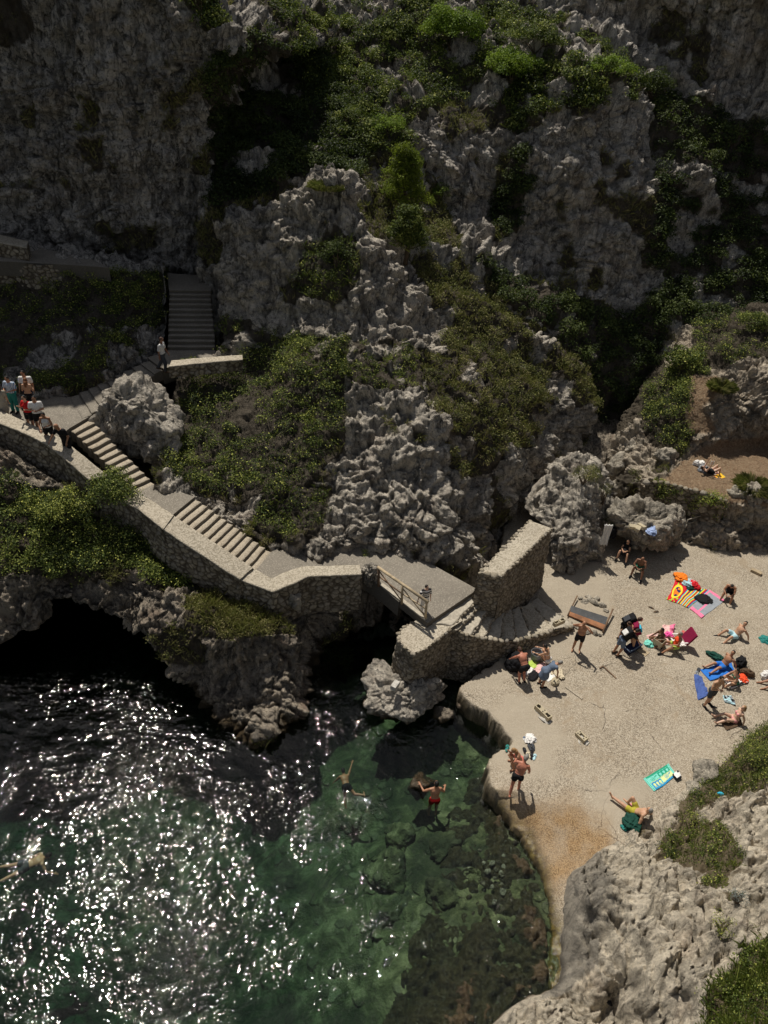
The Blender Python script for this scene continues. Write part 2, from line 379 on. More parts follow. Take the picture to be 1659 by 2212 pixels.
def patch(name, rows, mat, sp=.09, A=1., fine=1., flip=None, sparse=.12, wetz=None, stretch=(1,1,.6), dirtp=(), **k):
    G = np.array([[pt(s) for s in r] for r in rows])
    L0 = np.linalg.norm(np.diff(G, axis=0), axis=2).sum(0).mean(); L1 = np.linalg.norm(np.diff(G, axis=1), axis=2).sum(1)
    L1 = np.sort(L1)[len(L1)//2]
    n0, n1 = int(max(L0/sp, 8)), int(max(L1/sp, 8))
    P = catmull(G, n0, n1); N = grid_normals(P)
    # average the normals so that lumps grow coherently
    for _ in range(6):
        N[1:-1] = (N[:-2]+2*N[1:-1]+N[2:])/4; N[:,1:-1] = (N[:,:-2]+2*N[:,1:-1]+N[:,2:])/4
    N /= np.maximum(np.linalg.norm(N, axis=2, keepdims=True), 1e-9)
    c = np.array([0,0,CZ]) - P
    if (N*c).sum() < 0: N = -N
    p = P.reshape(-1,3); nn = N.reshape(-1,3)
    vg = vegmask(p, sparse)
    d = rockd(p, A, fine, stretch)
    d = d*(1-.45*vg); dirt = np.zeros(len(p))
    if dirtp:
        px, py = proj(p); nz = fbm(p, 1.2, 3, 27)
        for poly in dirtp: dirt = np.maximum(dirt, inpoly(px+12*nz, py+9*nz, poly)*1.)
        g_ = dirt.reshape(n0, n1)
        for _ in range(5): g_[1:-1] = (g_[:-2]+2*g_[1:-1]+g_[2:])/4; g_[:,1:-1] = (g_[:,:-2]+2*g_[:,1:-1]+g_[:,2:])/4
        dirt = g_.ravel(); d = d*(1-.88*dirt); vg = vg*(1-dirt)
    q = p + nn*d[:,None]
    wet = np.zeros(len(q)) if wetz is None else np.clip((wetz - q[:,2] + .3*fbm(q,1.5,2,5))/.35, 0, 1)
    F = gridF(n0, n1); a = q[F[:,0]]; fn = np.cross(q[F[:,1]]-a, q[F[:,3]]-a)
    if (fn*(np.array([0,0,CZ])-a)).sum() < 0: F = F[:, ::-1]
    o = mesh_np(name, q, F, mat, attrs={'veg': vg, 'wet': wet, 'dirt': dirt if dirtp else np.zeros(len(q))}, **k)
    PATCH.setdefault(name, []).append((q, nn, vg)); AREA[name] = (L0/n0)*(L1/n1); ALLV.append(q[::7])
    return o
S = dict(kind='structure')
# ---- tall cliff, back left
patch('cliff', [
 [('w',-36,60,36),('w',-26,60,36),('w',-20,60,33),('w',-14,58,26),('w',-10,56,23.5),('w',-7,55,22),('w',-5,54,21)],
 [('w',-34,42.5,34),('w',-24,42.5,34),('w',-18.6,42.6,31.5),('w',-14.6,42.4,24.5),('w',-10.6,42.2,22.2),(518,85,41.3),('w',-6,49,19.5)],
 [(-160,120,42),(60,120,42),(190,120,41.8),(320,120,41.6),(430,130,41.2),(512,135,40.7),(520,150,47)],
 [(-160,240,41.8),(60,240,41.8),(190,240,41.5),(320,240,41.3),(410,230,41.8),(448,235,42.3),(500,230,47)],
 [(-160,340,41.3),(60,340,41.3),(190,340,41.2),(320,340,41.3),(420,330,42),(460,330,42.6),(480,330,47)],
 [(-160,450,40.9),(60,450,40.9),(190,450,41),(320,460,41.6),(420,460,42.4),(455,460,42.8),(470,440,47)],
 [(-160,560,40.3),(60,545,40.6),(200,560,40.9),(320,590,41.2),(410,603,41.4),(453,606,41.6),(465,560,45)],
 [('w',-34,40,7),('w',-22.5,40.2,7),('w',-18,40.4,7),('w',-14.5,40.7,7),('w',-12.1,41,7),('w',-11.,41.4,7),('w',-9,45,7)],
], M['rock_shade'], sp=.085, A=.8, sparse=.34, stretch=(1,1,.75), **S)
# ---- the hillside behind and the right-hand cliffs
cx = [430,520,620,720,830,950,1060,1160,1280,1400,1520,1660,1820]
patch('hillside', [
 [('w',-30,85,27),('w',-20,85,27),('w',-13,85,27),('w',-8,85,27),('w',-3,85,27),('w',3,85,26),('w',9,85,26),('w',15,85,26),('w',22,85,27),('w',30,85,28),('w',38,85,30),('w',48,85,33),('w',60,80,36)],
 list(zip(cx, [-50]*13, [57,58,59,60,61,61,60,59,58,58,57,55,54])),
 list(zip(cx, [40,40,40,50,40,50,60,70,60,40,30,20,20], [53,54,55,56,57,56,55,54.5,55,55.5,55,53,52])),
 list(zip(cx, [150,150,150,140,150,160,170,190,165,150,150,150,150], [49,50,51,52.5,53,52,51.5,50.5,49.2,54,54,52.5,51])),
 list(zip(cx, [230,240,240,240,240,245,300,250,235,250,260,260,260], [46.5,47.5,48,48.5,49,48.4,48.6,48.9,48.3,51.5,52,51.5,50])),
 list(zip(cx, [330,330,330,330,330,350,380,360,370,380,380,380,380], [44,44.5,45,45.5,46,47.3,47.6,47.6,47.3,48.7,50,50,49])),
 list(zip(cx, [420,410,400,395,420,450,460,460,470,480,480,480,480], [41.6,42.2,43,43.5,43,46.5,47,46.9,46.6,47.4,48.3,48.5,48])),
 list(zip(cx, [500,500,500,500,530,540,545,560,570,580,580,580,580], [40.5,40.6,40.6,40.4,40.3,42.8,44.6,46,46,46.2,46.8,47,47])),
 list(zip(cx, [600,600,600,600,620,640,650,650,655,670,670,670,660], [39,39,39,39,38.8,39.8,41.3,42.8,44.7,44.8,45,45.2,45.5])),
 list(zip(cx, [700,700,700,700,720,740,760,800,800,770,760,740,720], [37.5,37.5,37.5,37.5,37.6,38.4,39.8,40,41.3,42.6,43.3,43.6,44])),
 list(zip(cx, [800,800,800,800,820,860,880,900,955,920,860,830,820], [35,35,35,35,35.4,36.5,38,38.6,40,41,42,42.5,43])),
], M['rock_right'], sp=.10, A=.95, fine=.85, sparse=.28, stretch=(1,1,.42), **S)
# ---- rocky ridge in the middle
R = [
 [('w',-9.8,42,10),('w',-7.6,41,10.5),('w',-6,41.2,11.5),('w',-5,42,11.5),('w',-3.6,41.3,12),('w',-1.4,40.5,10),('w',.2,40.5,8),('w',3.6,41,7),('w',6.3,41.6,6),('w',9.2,42,4),('w',11.5,42.2,2.5)],
 [(456,462,38.9),(540,448,38.3),(620,412,38.2),(700,396,38.7),(742,388,38.6),(822,520,37.5),(915,620,37.8),(1020,640,39),(1110,690,40),(1195,750,40.3),(1275,810,40.8)],
 [(457,560,37.9),(545,540,37),(630,520,37),(700,500,37),(775,480,37.2),(840,600,36),(930,690,36.5),(1030,720,37.5),(1120,760,38.5),(1205,810,39),(1284,850,40)],
 [(463,660,36.5),(560,640,36),(640,630,35.8),(700,620,35.3),(775,600,35.4),(850,680,34.8),(945,745,35),(1040,800,35.5),(1130,825,36.8),(1205,860,37.8),(1292,890,39.3)],
 [(476,768,34.6),(560,755,34.3),(640,740,34.2),(700,720,33.9),(770,710,33.7),(855,760,33),(950,815,33),(1040,870,33.5),(1130,890,35.2),(1200,900,37),(1287,915,39)],
 [(400,795,33.1),(480,860,31.8),(590,850,31.2),(680,845,31.3),(755,835,31.6),(860,860,30.6),(945,900,30.5),(1030,950,31.5),(1120,960,33.8),(1195,950,36.1),(1277,940,38.9)],
 [(362,910,30.1),(440,985,28.5),(545,1000,28),(650,990,28.6),(765,970,28.8),(855,1000,28.2),(940,1020,28.4),(1015,1050,29.9),(1105,1040,32.4),(1182,1000,35.2),(1268,960,38.7)],
 [(342,1010,27.5),(420,1063,26.5),(515,1095,26),(620,1095,26.6),(735,1090,27),(850,1100,26.7),(945,1125,27),(1008,1150,28.2),(1088,1105,31.2),(1170,1040,34.6),(1262,970,38.6)],
 [(334,1047,26.25),(420,1076,26.0),(512,1143,25.1),(600,1187,24.65),(710,1185,25.2),(850,1190,25.9),(955,1226,25.9),(1008,1235,27),(1078,1145,30.8),(1160,1063,34.4),(1256,982,38.5)],
 [('w',-9.9,26.1,3),('w',-7.8,25.8,3),('w',-5.9,25.1,2),('w',-4.1,24.7,1.5),('w',-2,25.3,1),('w',.7,26,1),('w',2.7,26.2,0),('w',4.4,27,0),('w',6.3,30.6,0),('w',9,34.2,0),('w',12.,38.3,0)],
]
patch('rocky_ridge', R, M['rock'], sp=.06, A=.62, fine=.85, sparse=.22, stretch=(1,1,.7), **S)
# ---- terrace slope, left of the upper stairs
patch('terrace_slope', [
 [(-160,505,41),(20,515,40.6),(150,540,40.4),(250,570,40.6),(330,585,40.9),(362,590,41)],
 [(-160,578,38.0),(30,570,38),(150,563,38),(240,582,38.3),(310,572,38.6),(353,570,38.7)],
 [(-160,640,36.3),(30,640,36.3),(150,630,36.5),(240,630,36.8),(312,630,37.3),(356,640,37.9)],
 [(-160,700,34.6),(30,700,34.6),(150,690,35),(240,680,35.6),(312,690,36.2),(357,700,36.8)],
 [(-160,780,32),(30,780,32),(150,780,32),(225,762,32.9),(290,742,34.1),(355,735,35.6)],
 [(-160,845,30.3),(30,842,30.3),(100,846,30.3),(190,822,31.3),(262,786,32.8),(340,763,34.9)],
 [('w',-22,30,5.5),('w',-16.5,29.8,5.5),('w',-14.8,29.8,5.5),('w',-13.8,31,5.8),('w',-13,32.7,6),('w',-12.2,34.8,6)],
], M['rock_shade'], sp=.09, A=.5, sparse=.2, **S)
# ---- slope and sea cliff under the path, with the sea cave
patch('sea_cliff', [
 [('z',-620,700,8.2),('z',-180,900,7.2),('z',20,975,6.6),('z',130,1045,5.9),('z',240,1095,5.2),('z',350,1150,4.4),('z',450,1215,3.4),('z',560,1285,2.9),('z',655,1262,2.7),('z',760,1250,2.4),('z',832,1275,2.2)],
 [(-620,950,25.5),(-180,1080,24.2),(20,1080,24.2),(130,1140,23.5),(240,1165,23.4),(350,1215,23.1),(450,1275,22.4),(535,1312,21.4),(640,1308,22.6),(745,1320,23.8),(830,1335,24.4)],
 [(-620,1100,23.5),(-180,1230,22),(20,1230,22),(120,1222,22.2),(240,1245,22),(335,1290,21.4),(420,1330,20.7),(520,1370,20.2),(632,1362,21.2),(705,1395,22.9),(800,1400,23.9)],
 [(-620,1300,21),(-180,1450,19.7),(18,1395,20.2),(100,1300,21.5),(235,1340,21.3),(325,1385,20.8),(395,1450,20),(490,1500,19.3),(645,1440,20.2),(700,1440,22.3),(790,1450,23.3)],
 [('w',-25,21.5,.5),('w',-16.5,21.5,1.6),('w',-13,22.5,2.1),('w',-11.3,23.5,3.0),('w',-9.6,23.5,2.7),('w',-8.0,23,2.2),(400,1470,20.6),(530,1600,17.9),(640,1530,19.3),(695,1470,22.3),(790,1475,23.2)],
 [('w',-25,26,.5),('w',-16.5,26,1.2),('w',-13,27,1.5),('w',-11.3,27.5,1.6),('w',-9.6,27.5,1.6),('w',-7.8,26.5,1.3),('w',-5.6,22,-.2),('w',-3.5,18.1,-.4),('w',-2.5,19.8,-.4),('w',-1.7,22.6,-.5),('w',0,23.6,-.5)],
 [('w',-25,27,-2.5),('w',-16.5,27,-2.5),('w',-13,28,-2.5),('w',-11.3,28.5,-2.5),('w',-9.6,28.5,-2.5),('w',-7.6,27.5,-2.5),('w',-5.2,23,-2.5),('w',-3.6,18.9,-2.5),('w',-2.6,20.4,-2.5),('w',-1.7,22.9,-2.5),('w',0,23.8,-2.5)],
], M['rock_low'], sp=.06, A=.6, sparse=.22, wetz=.45, **S)
# ---- rock mass beside the ramp wall
patch('rock_outcrop', [
 [('w',8.0,35,0),('w',8.8,36,0),('w',10,37,0),('w',11.5,37,0),('w',12.8,36.5,0),('w',13,36,0)],
 [(1128,1075,32.2),(1183,1000,32.8),(1222,972,33.2),(1262,974,33.2),(1300,1000,32.6),(1322,1060,32.2)],
 [(1145,1110,30.6),(1188,1055,31),(1230,1050,31),(1275,1050,31),(1304,1080,31),(1322,1120,31.2)],
 [(1185,1145,29),(1205,1150,28.8),(1240,1150,28.9),(1280,1150,29.2),(1306,1150,29.8),(1316,1160,30.5)],
 [(1192,1200,28.4),(1205,1212,28.3),(1240,1210,28.2),(1282,1200,28.7),(1304,1190,29.7),(1312,1190,30.5)],
 [('z',1200,1235,.8),('z',1210,1243,.8),('z',1240,1240,.8),('z',1275,1222,.8),('z',1295,1205,.8),('z',1305,1198,.8)],
 [('w',7.6,28.8,-.6),('w',8,28.9,-.6),('w',9.2,29,-.6),('w',10.4,29.6,-.6),('w',11.3,30.2,-.6),('w',11.8,30.8,-.6)],
], M['rock'], sp=.065, A=.42, sparse=.14, **S)
# ---- slope and rocks above the earth terrace, right
def dz(s, a, b, c): return ('w', *(pt(s)+np.array([a,b,c])))
r5 = [('z',1300,1010,1.6),('z',1360,1040,2.2),('z',1405,1035,3.2),('z',1440,1045,3.3),('z',1495,1056,3.3),('z',1560,1070,3.3),('z',1620,1078,3.3),('z',1740,1090,3.3)]
patch('earth_slope', [
 [(1400,720,45),(1440,700,45),(1470,690,45),(1500,680,45),(1550,670,45.2),(1600,660,45.2),(1660,650,45.2),(1760,640,45.2)],
 [(1395,800,42.5),(1430,780,42.5),(1460,760,42.3),(1500,745,42),(1540,735,42),(1600,730,42),(1660,725,42),(1760,720,42)],
 [(1375,850,40.6),(1420,830,40.3),(1465,815,40),(1500,808,39.6),(1540,805,39.6),(1600,800,39.6),(1660,795,39.6),(1760,790,39.6)],
 [(1345,900,39.4),(1400,890,38.8),(1450,875,38.4),(1492,865,38.1),(1545,860,38.1),(1600,855,38.1),(1660,850,38.1),(1760,850,38.1)],
 [(1330,930,38.4),(1385,940,37.3),(1440,935,36.9),(1490,930,36.9),(1545,915,37.3),(1600,905,37.6),(1660,905,37.6),(1760,900,37.6)],
 [(1315,965,37.4),(1375,1000,35.6),(1435,995,35.3),(1490,985,36.),('z',1545,985,3.3),('z',1600,975,3.3),('z',1660,965,3.3),('z',1760,965,3.3)],
 r5, [dz(s,0,-.25,-1.3) for s in r5], [dz(s,0,-1.6,-2.7) for s in r5], [dz(s,0,-2,-4) for s in r5],
], M['rock_near'], sp=.06, A=.42, fine=1., sparse=.2, dirtp=[[(1425,1035),(1490,985),(1560,960),(1680,940),(1800,940),(1800,1100),(1600,1095),(1500,1075)],[(1490,810),(1545,805),(1570,830),(1520,880),(1545,930),(1500,940),(1480,880)]], **S)
# ---- heightfields (thin-plate surfaces through surveyed points)
def tps(P, smooth=.02):
    P = np.array(P); X = P[:,:2]; n = len(X)
    def U(r2): return .5*r2*np.log(np.maximum(r2,1e-12))
    K = U(((X[:,None]-X[None])**2).sum(2)) + smooth*n*np.eye(n)
    Q = np.hstack([np.ones((n,1)), X]); A = np.zeros((n+3,n+3)); A[:n,:n] = K; A[:n,n:] = Q; A[n:,:n] = Q.T
    wv = np.linalg.solve(A, np.concatenate([P[:,2], np.zeros(3)]))
    def f(x):
        o = np.zeros(len(x))
        for s in range(0, len(x), 50000):
            xx = x[s:s+50000]; o[s:s+50000] = U(((xx[:,None]-X[None])**2).sum(2)) @ wv[:n] + wv[n] + xx @ wv[n+1:]
        return o
    return f
def sdpoly(x, poly):
    """signed distance, + inside"""
    poly = np.asarray(poly); d = np.full(len(x), 1e9); b = np.roll(poly,-1,0)
    for p, q in zip(poly, b):
        e = q-p; t = np.clip(((x-p)@e)/(e@e), 0, 1); d = np.minimum(d, np.linalg.norm(x-p-t[:,None]*e, axis=1))
    return np.where(inpoly(x[:,0], x[:,1], poly), d, -d)
ZP = .9
edge_px = [(1175,1330),(1120,1390),(1040,1450),(985,1490),(1022,1515),(1053,1535),(1077,1563),(1094,1582),(1112,1600),(1102,1606),(1069,1623),(1055,1638),(1055,1672),(1058,1700)]
slip_px = [(1092,1755,.5),(1124,1800,.3),(1150,1850,.1),(1168,1890,.05),(1180,1950,.0),(1190,2020,-.05),(1193,2120,-.1),(1165,2260,-.2)]
PLAT = [Z(x,y,ZP)[:2] for x,y in edge_px] + [Z(x,y,z)[:2] for x,y,z in slip_px] + [np.array(p) for p in [(9,4),(26,8),(26,34),(20,35.5),(14,35),(9.3,37),(6.2,31.5),(5.8,27)]]
seaf = tps([Z(x,y,z) for x,y,z in [(1065,1760,-.35),(1110,1850,-.25),(1130,1930,-.2),(1140,2000,-.25),(1120,2100,-.35),(1000,1850,-.9),(1040,1950,-.5),(1000,2050,-.6),(950,2150,-.9),(1000,1700,-1.3),(900,1900,-1.3),(850,2050,-1.5),(900,1700,-1.5),(900,1600,-1.6),(1000,1600,-1.2),(750,1700,-2.2),(700,1900,-2.6),(700,2100,-2.4),(500,1700,-3.4),(400,2000,-4.2),(200,1800,-5),(0,1700,-5.5),(0,2100,-5.5),(-300,1900,-6),(500,2400,-4),(300,1500,-4),(700,1480,-2),(830,1500,-1.6)]]
            + [np.array([3,24,-.6]),np.array([1,27,-.4]),np.array([4.5,30,.2]),np.array([-12,27,-3]),np.array([6,5,-.4]),np.array([3,3,-1.2])], .001)
def build_ground():
    sp = .07
    xs = np.arange(-1.5, 24, sp); ys = np.arange(5.5, 37, sp); X, Yy = np.meshgrid(xs, ys); x = np.stack([X.ravel(), Yy.ravel()],1)
    P3 = np.hstack([x, np.zeros((len(x),1))])
    wob = .16*fbm(P3, 1.1, 3, 5) + .035*(2*np.abs(fbm(P3, 3.2, 3, 55))-.5)
    sd = sdpoly(x, PLAT) + wob
    slip = tps([Z(a,b,c) for a,b,c in [(1150,1720,.9),(1350,1760,.9),(1260,1790,.8),(1180,1780,.68),(1100,1730,.62),(1240,1850,.62),(1200,1900,.42),(1180,1850,.42),(1150,1830,.3),(1165,1900,.12),(1200,1960,.25),(1185,2010,.08),(1205,2060,.1),(1200,2140,.1),(1180,2200,.05),(1300,1700,.9),(1090,1690,.85)]], .004)
    zs = np.minimum(ZP, slip(x)); far = (x[:,1] > Z(1150,1715,ZP)[1]) ; zs = np.where(far, ZP, zs)
    zs = zs + .035*fbm(P3, .5, 3, 9) + .012*fbm(P3, 2.5, 3, 12)
    t = np.clip(sd/.10, -1, 1)
    z = np.where(sd > 0, zs - .03*np.clip(1-sd/.12,0,1)**2, zs + sd*18.)
    steep = (sd < 0)
    # slipway edge falls off gently
    z = np.maximum(z, -1.9)
    px, py = proj(np.hstack([x, z[:,None]]))
    nz = fbm(P3, .8, 4, 15)
    al = inpoly(px + 22*nz, py + 22*fbm(P3,.8,4,25), [(1075,1685),(1140,1730),(1200,1715),(1290,1755),(1330,1790),(1325,1850),(1250,1890),(1215,1960),(1120,1900),(1100,1800),(1060,1740)]).astype(float)
    wet = np.clip((.27 - z + .10*nz)/.16, 0, 1)
    wz = inpoly(px+16*nz, py+16*nz, [(1030,1690),(1085,1715),(1150,1790),(1188,1880),(1205,1940),(1212,2020),(1212,2230),(1000,2230),(1010,1900)]).astype(float)
    cl = inpoly(px + 20*nz, py + 14*nz, [(1040,1540),(1110,1500),(1180,1530),(1230,1600),(1190,1660),(1120,1690),(1050,1640)])*.75
    cl = np.maximum(cl, inpoly(px + 20*nz, py + 14*nz, [(1290,1690),(1420,1690),(1400,1760),(1330,1800),(1290,1750)])*.8)
    cl = np.maximum(cl, inpoly(px+20*nz, py+14*nz, [(1180,1220),(1290,1200),(1330,1290),(1310,1380),(1250,1420),(1160,1420),(1080,1500),(1000,1500),(1160,1300)])*.7)
    keep = sd > -.45
    def sm(a, it):
        g = a.reshape(len(ys), len(xs)).copy()
        for _ in range(it):
            g[1:-1] = (g[:-2]+2*g[1:-1]+g[2:])/4; g[:,1:-1] = (g[:,:-2]+2*g[:,1:-1]+g[:,2:])/4
        return g.ravel()
    wz = sm(wz, 5); wet = np.maximum(wet, wz*np.clip(.9+.5*nz,.5,1)); z = z + wz*(rockd(P3, .3, 1., (1,1,1))*.35-.03)*(sd>-.3)
    al = sm(al, 12)*np.clip(.9+.6*fbm(P3, 1.2, 3, 71), .4, 1); cl = sm(cl, 8)
    V = np.hstack([x, z[:,None]])
    wet = np.maximum(wet, np.clip((-sd+.02)/.06, 0, 1)*.85)  # wet tone also put on the water-edge drop as painted shade
    ed = np.clip(1-np.abs(sd)/.3, 0, 1)
    V[:,2] += .03*ed*fbm(P3, 4, 2, 44)
    F = gridF(len(ys), len(xs))[:, ::-1]; kf = keep[F].any(1); F = F[kf]
    u = np.unique(F); mp = np.zeros(len(V), int); mp[u] = np.arange(len(u))
    mesh_np('platform', V[u], mp[F], M['platform'], attrs={'algae': al[u], 'wet': wet[u], 'clean': cl[u], 'side': np.clip((-sd[u]+.03)/.05,0,1)}, **S)  # side: mask for the shade painted on the water-edge drop
    # seabed
    xs = np.arange(-32, 14, .16); ys = np.arange(-6, 33, .16); X, Yy = np.meshgrid(xs, ys); x = np.stack([X.ravel(), Yy.ravel()],1)
    z = np.clip(seaf(x), -7, .3); P3 = np.hstack([x, np.zeros((len(x),1))])
    z += .28*fbm(P3, .45, 4, 33)*np.clip(-z/1.0, .15, 1.2) + .08*fbm(P3, 2.2, 3, 34)
    mesh_np('seabed', np.hstack([x, z[:,None]]), gridF(len(ys), len(xs))[:, ::-1], M['seabed'], **S)
build_ground()
def shelf():
    sp = .05; xs = np.arange(0, 8.5, sp); ys = np.arange(6, 18, sp); X, Yy = np.meshgrid(xs, ys); x = np.stack([X.ravel(), Yy.ravel()],1); P3 = np.hstack([x, np.zeros((len(x),1))])
    poly = [Z(a,b,-.2)[:2] for a,b in [(1062,1700),(1040,1760),(1010,1800),(990,1880),(1000,1960),(960,2040),(930,2140),(880,2260),(1100,2300),(1230,2200),(1220,2000),(1200,1900),(1150,1800)]]
    sd = sdpoly(x, poly) + .35*fbm(P3, .9, 3, 6); z = -.06 + rockd(P3, .38, 1.3, (1,1,1))*.75 - np.clip(1-sd/.9, 0, 3)*.5; sp_ = sdpoly(x, PLAT); z = z + .26*np.exp(-((sp_+.30)/.42)**2)*(.6+.8*fbm(P3, 1.1, 2, 61)); z = np.minimum(z, .40)
    F = gridF(len(ys), len(xs))[:, ::-1]; F = F[(sd > -.9)[F].any(1)]; u = np.unique(F); mp = np.zeros(len(x), int); mp[u] = np.arange(len(u)); V = np.hstack([x, z[:,None]])
    mesh_np('shore_ledge', V[u], mp[F], M['shelf'], attrs={'veg': np.zeros(len(u)), 'wet': np.full(len(u), .8)}, **S)
M['shelf'] = rock_mat('weedy_ledge', speck=.4, crevk=.5, base=(.34,.27,.15)); M['shelf'].node_tree.nodes['Principled BSDF'].inputs['Specular IOR Level'].default_value = .5
_b = M['shelf'].node_tree.nodes['Principled BSDF']; M['shelf'].node_tree.links.remove(_b.inputs['Roughness'].links[0]); _b.inputs['Roughness'].default_value = .28
shelf()
# ---- sloping rocks, lower right
nearf = tps([Z(x,y,z) for x,y,z in [(1700,1530,.85),(1640,1570,.85),(1590,1610,.85),(1540,1665,.9),(1480,1690,.85),(1440,1735,.85),(1400,1755,.85),(1345,1800,.8),(1285,1838,.7),(1226,1888,.55),(1214,1950,.4),(1210,2000,.3),(1215,2080,.2),
   (1520,1700,1.35),(1600,1650,1.6),(1680,1640,2.0),(1450,1780,1.5),(1400,1830,1.6),(1300,1900,1.55),(1255,1960,1.5),(1260,2020,1.2),(1330,2000,2.0),(1400,1930,2.4),(1500,1850,2.6),(1600,1760,2.7),(1680,1760,3.0),
   (1500,1960,3.3),(1600,1900,3.5),(1700,1900,4),(1420,2040,2.9),(1500,2080,3.9),(1600,2040,4.5),(1700,2040,5.2),(1340,2080,1.9),(1260,2090,.8),(1240,2120,.6),(1300,2140,1.1),(1380,2140,2.6),(1450,2160,3.6),(1560,2160,4.9),(1680,2180,6.2),
   (1290,2175,.75),(1330,2195,.8),(1380,2225,1.6),(1250,2150,.7),(1150,2170,.9),(1090,2205,.8),(1040,2240,.2),(1200,2185,1.4),(1200,2260,1.8),(1120,2300,1.2),(1320,2260,1.7),(1500,2300,4.6),(1700,2300,7),(1350,2400,2.8)]]+[np.array([16,6,8.]),np.array([22,12,6.]),np.array([22,18,2.]),np.array([14,1,8.]),np.array([6,1,3.]),np.array([2,2,-.5])], .0008)
def build_near():
    sp = .045
    xs = np.arange(2.2, 21, sp); ys = np.arange(2.0, 22.5, sp); X, Yy = np.meshgrid(xs, ys); x = np.stack([X.ravel(), Yy.ravel()],1)
    z0 = nearf(x); base = [Z(a,b,.85)[:2] for a,b in [(1800,1470),(1700,1528),(1640,1565),(1590,1610),(1540,1665),(1480,1690),(1440,1735),(1400,1755),(1345,1800),(1285,1838),(1226,1886)]] + [Z(a,b,.25)[:2] for a,b in [(1213,1950),(1210,2000),(1213,2080),(1190,2130),(1140,2160),(1090,2190),(1040,2230),(1000,2300)]] + [np.array(q) for q in [(2,-2),(30,-2),(30,20)]]
    P3 = np.hstack([x, z0[:,None]])
    sd = sdpoly(x, base) + .22*fbm(P3, 1.1, 3, 6)
    # strata dipping towards the lower left, broken into ledges
    s = (P3 @ np.array([.45,.35,1.0])) + .45*fbm(P3, .5, 3, 81)
    led = (s/.62) % 1.0; ledge = .34*(np.clip(led/.8,0,1) - np.clip((led-.8)/.2,0,1)) - .17
    s2 = P3 @ np.array([.8,-.3,.7]) + .3*fbm(P3, .9, 3, 83); l2 = (s2/.24)%1.; ledge += .09*(np.clip(l2/.8,0,1) - np.clip((l2-.8)/.2,0,1))
    d = rockd(P3, .45, 1.15, (1,1,1)) + ledge
    rise = np.clip(sd/.5, 0, 1)
    vg = vegmask(np.hstack([x, z0[:,None]]), .16)
    z = z0 + (d*(.75+.25*np.clip(sd/1.2,0,1)) + .14)*rise*(1-.4*vg) - np.clip(-sd/.25, 0, 1)*1.0 - (1-np.clip(sd/.15,-0,1))*.12
    V = np.hstack([x, z[:,None]])
    V[:,:2] += (.10*np.stack([fbm(V, 1.8, 2, 91), fbm(V, 1.8, 2, 95)],1))*rise[:,None]
    px, py = proj(V)
    damp = inpoly(px+25*fbm(V,.8,2,3), py+25*fbm(V,.8,2,4), [(1190,1850),(1290,1830),(1330,1900),(1300,1990),(1290,2100),(1180,2160),(1150,2000)])*.6
    wet = np.maximum(np.clip((.45 - z + .15*fbm(V,1.2,2,5))/.3, 0, 1), 0)
    keep = sd > -.35
    F = gridF(len(ys), len(xs))[:, ::-1]; F = F[keep[F].any(1)]
    u = np.unique(F); mp = np.zeros(len(V), int); mp[u] = np.arange(len(u))
    mesh_np('rock_slope', V[u], mp[F], M['rock_damp'], attrs={'veg': vg[u], 'wet': wet[u], 'damp': damp[u]}, **S)
    N = np.tile([.1,.1,.98],(len(u),1)); PATCH['rock_slope'] = [(V[u], N, vg[u])]; ALLV.append(V[u][::9])
def damp_mat():
    m = rock_mat('shore_slope_limestone', speck=.4, crevk=.5, bumpk=.8, soil=(.11,.085,.05), base=(.72,.64,.51), darkness=.40, warmth=.35)
    t = m.node_tree; b = t.nodes['Principled BSDF']; lk = b.inputs['Base Color'].links[0].from_socket
    a = t.nodes.new('ShaderNodeAttribute'); a.attribute_name = 'damp'
    x = t.nodes.new('ShaderNodeMix'); x.data_type = 'RGBA'; x.inputs[7].default_value = (.15,.145,.135,1)
    t.links.new(a.outputs['Fac'], x.inputs[0]); t.links.new(lk, x.inputs[6]); t.links.new(x.outputs[2], b.inputs['Base Color']); return m
M['rock_damp'] = damp_mat()
build_near()
# ---- gully floor
def gully():
    f = tps([Z(x,y,z) for x,y,z in [(1290,952,2.3),(1240,1000,1.9),(1200,1050,1.6),(1150,1100,1.4),(1100,1150,1.1),(1050,1200,.8),(1330,990,1.8),(1380,1030,1.6)]]+[np.array([3,25,.2]),np.array([0,27,0.]),np.array([16,43,3.]),np.array([9,41,2.6]),np.array([14,34,1.2])], .01)
    xs = np.arange(-1, 18, .1); ys = np.arange(24, 44, .1); X, Yy = np.meshgrid(xs, ys); x = np.stack([X.ravel(), Yy.ravel()],1)
    P3 = np.hstack([x, f(x)[:,None]]); P3[:,2] += rockd(P3, .25, 1); P3[:,2] = np.where(sdpoly(x, PLAT) > -.3, np.minimum(P3[:,2], .35), P3[:,2]) 
    px, py = proj(P3); path = inpoly(px, py, [(1255,935),(1320,940),(1300,975),(1230,1010),(1200,1000)])
    mesh_np('gully_floor', P3, gridF(len(ys), len(xs))[:, ::-1], M['rock_low'], attrs={'veg': np.where(path, 0, .35), 'wet': np.zeros(len(P3))}, **S)
gully()
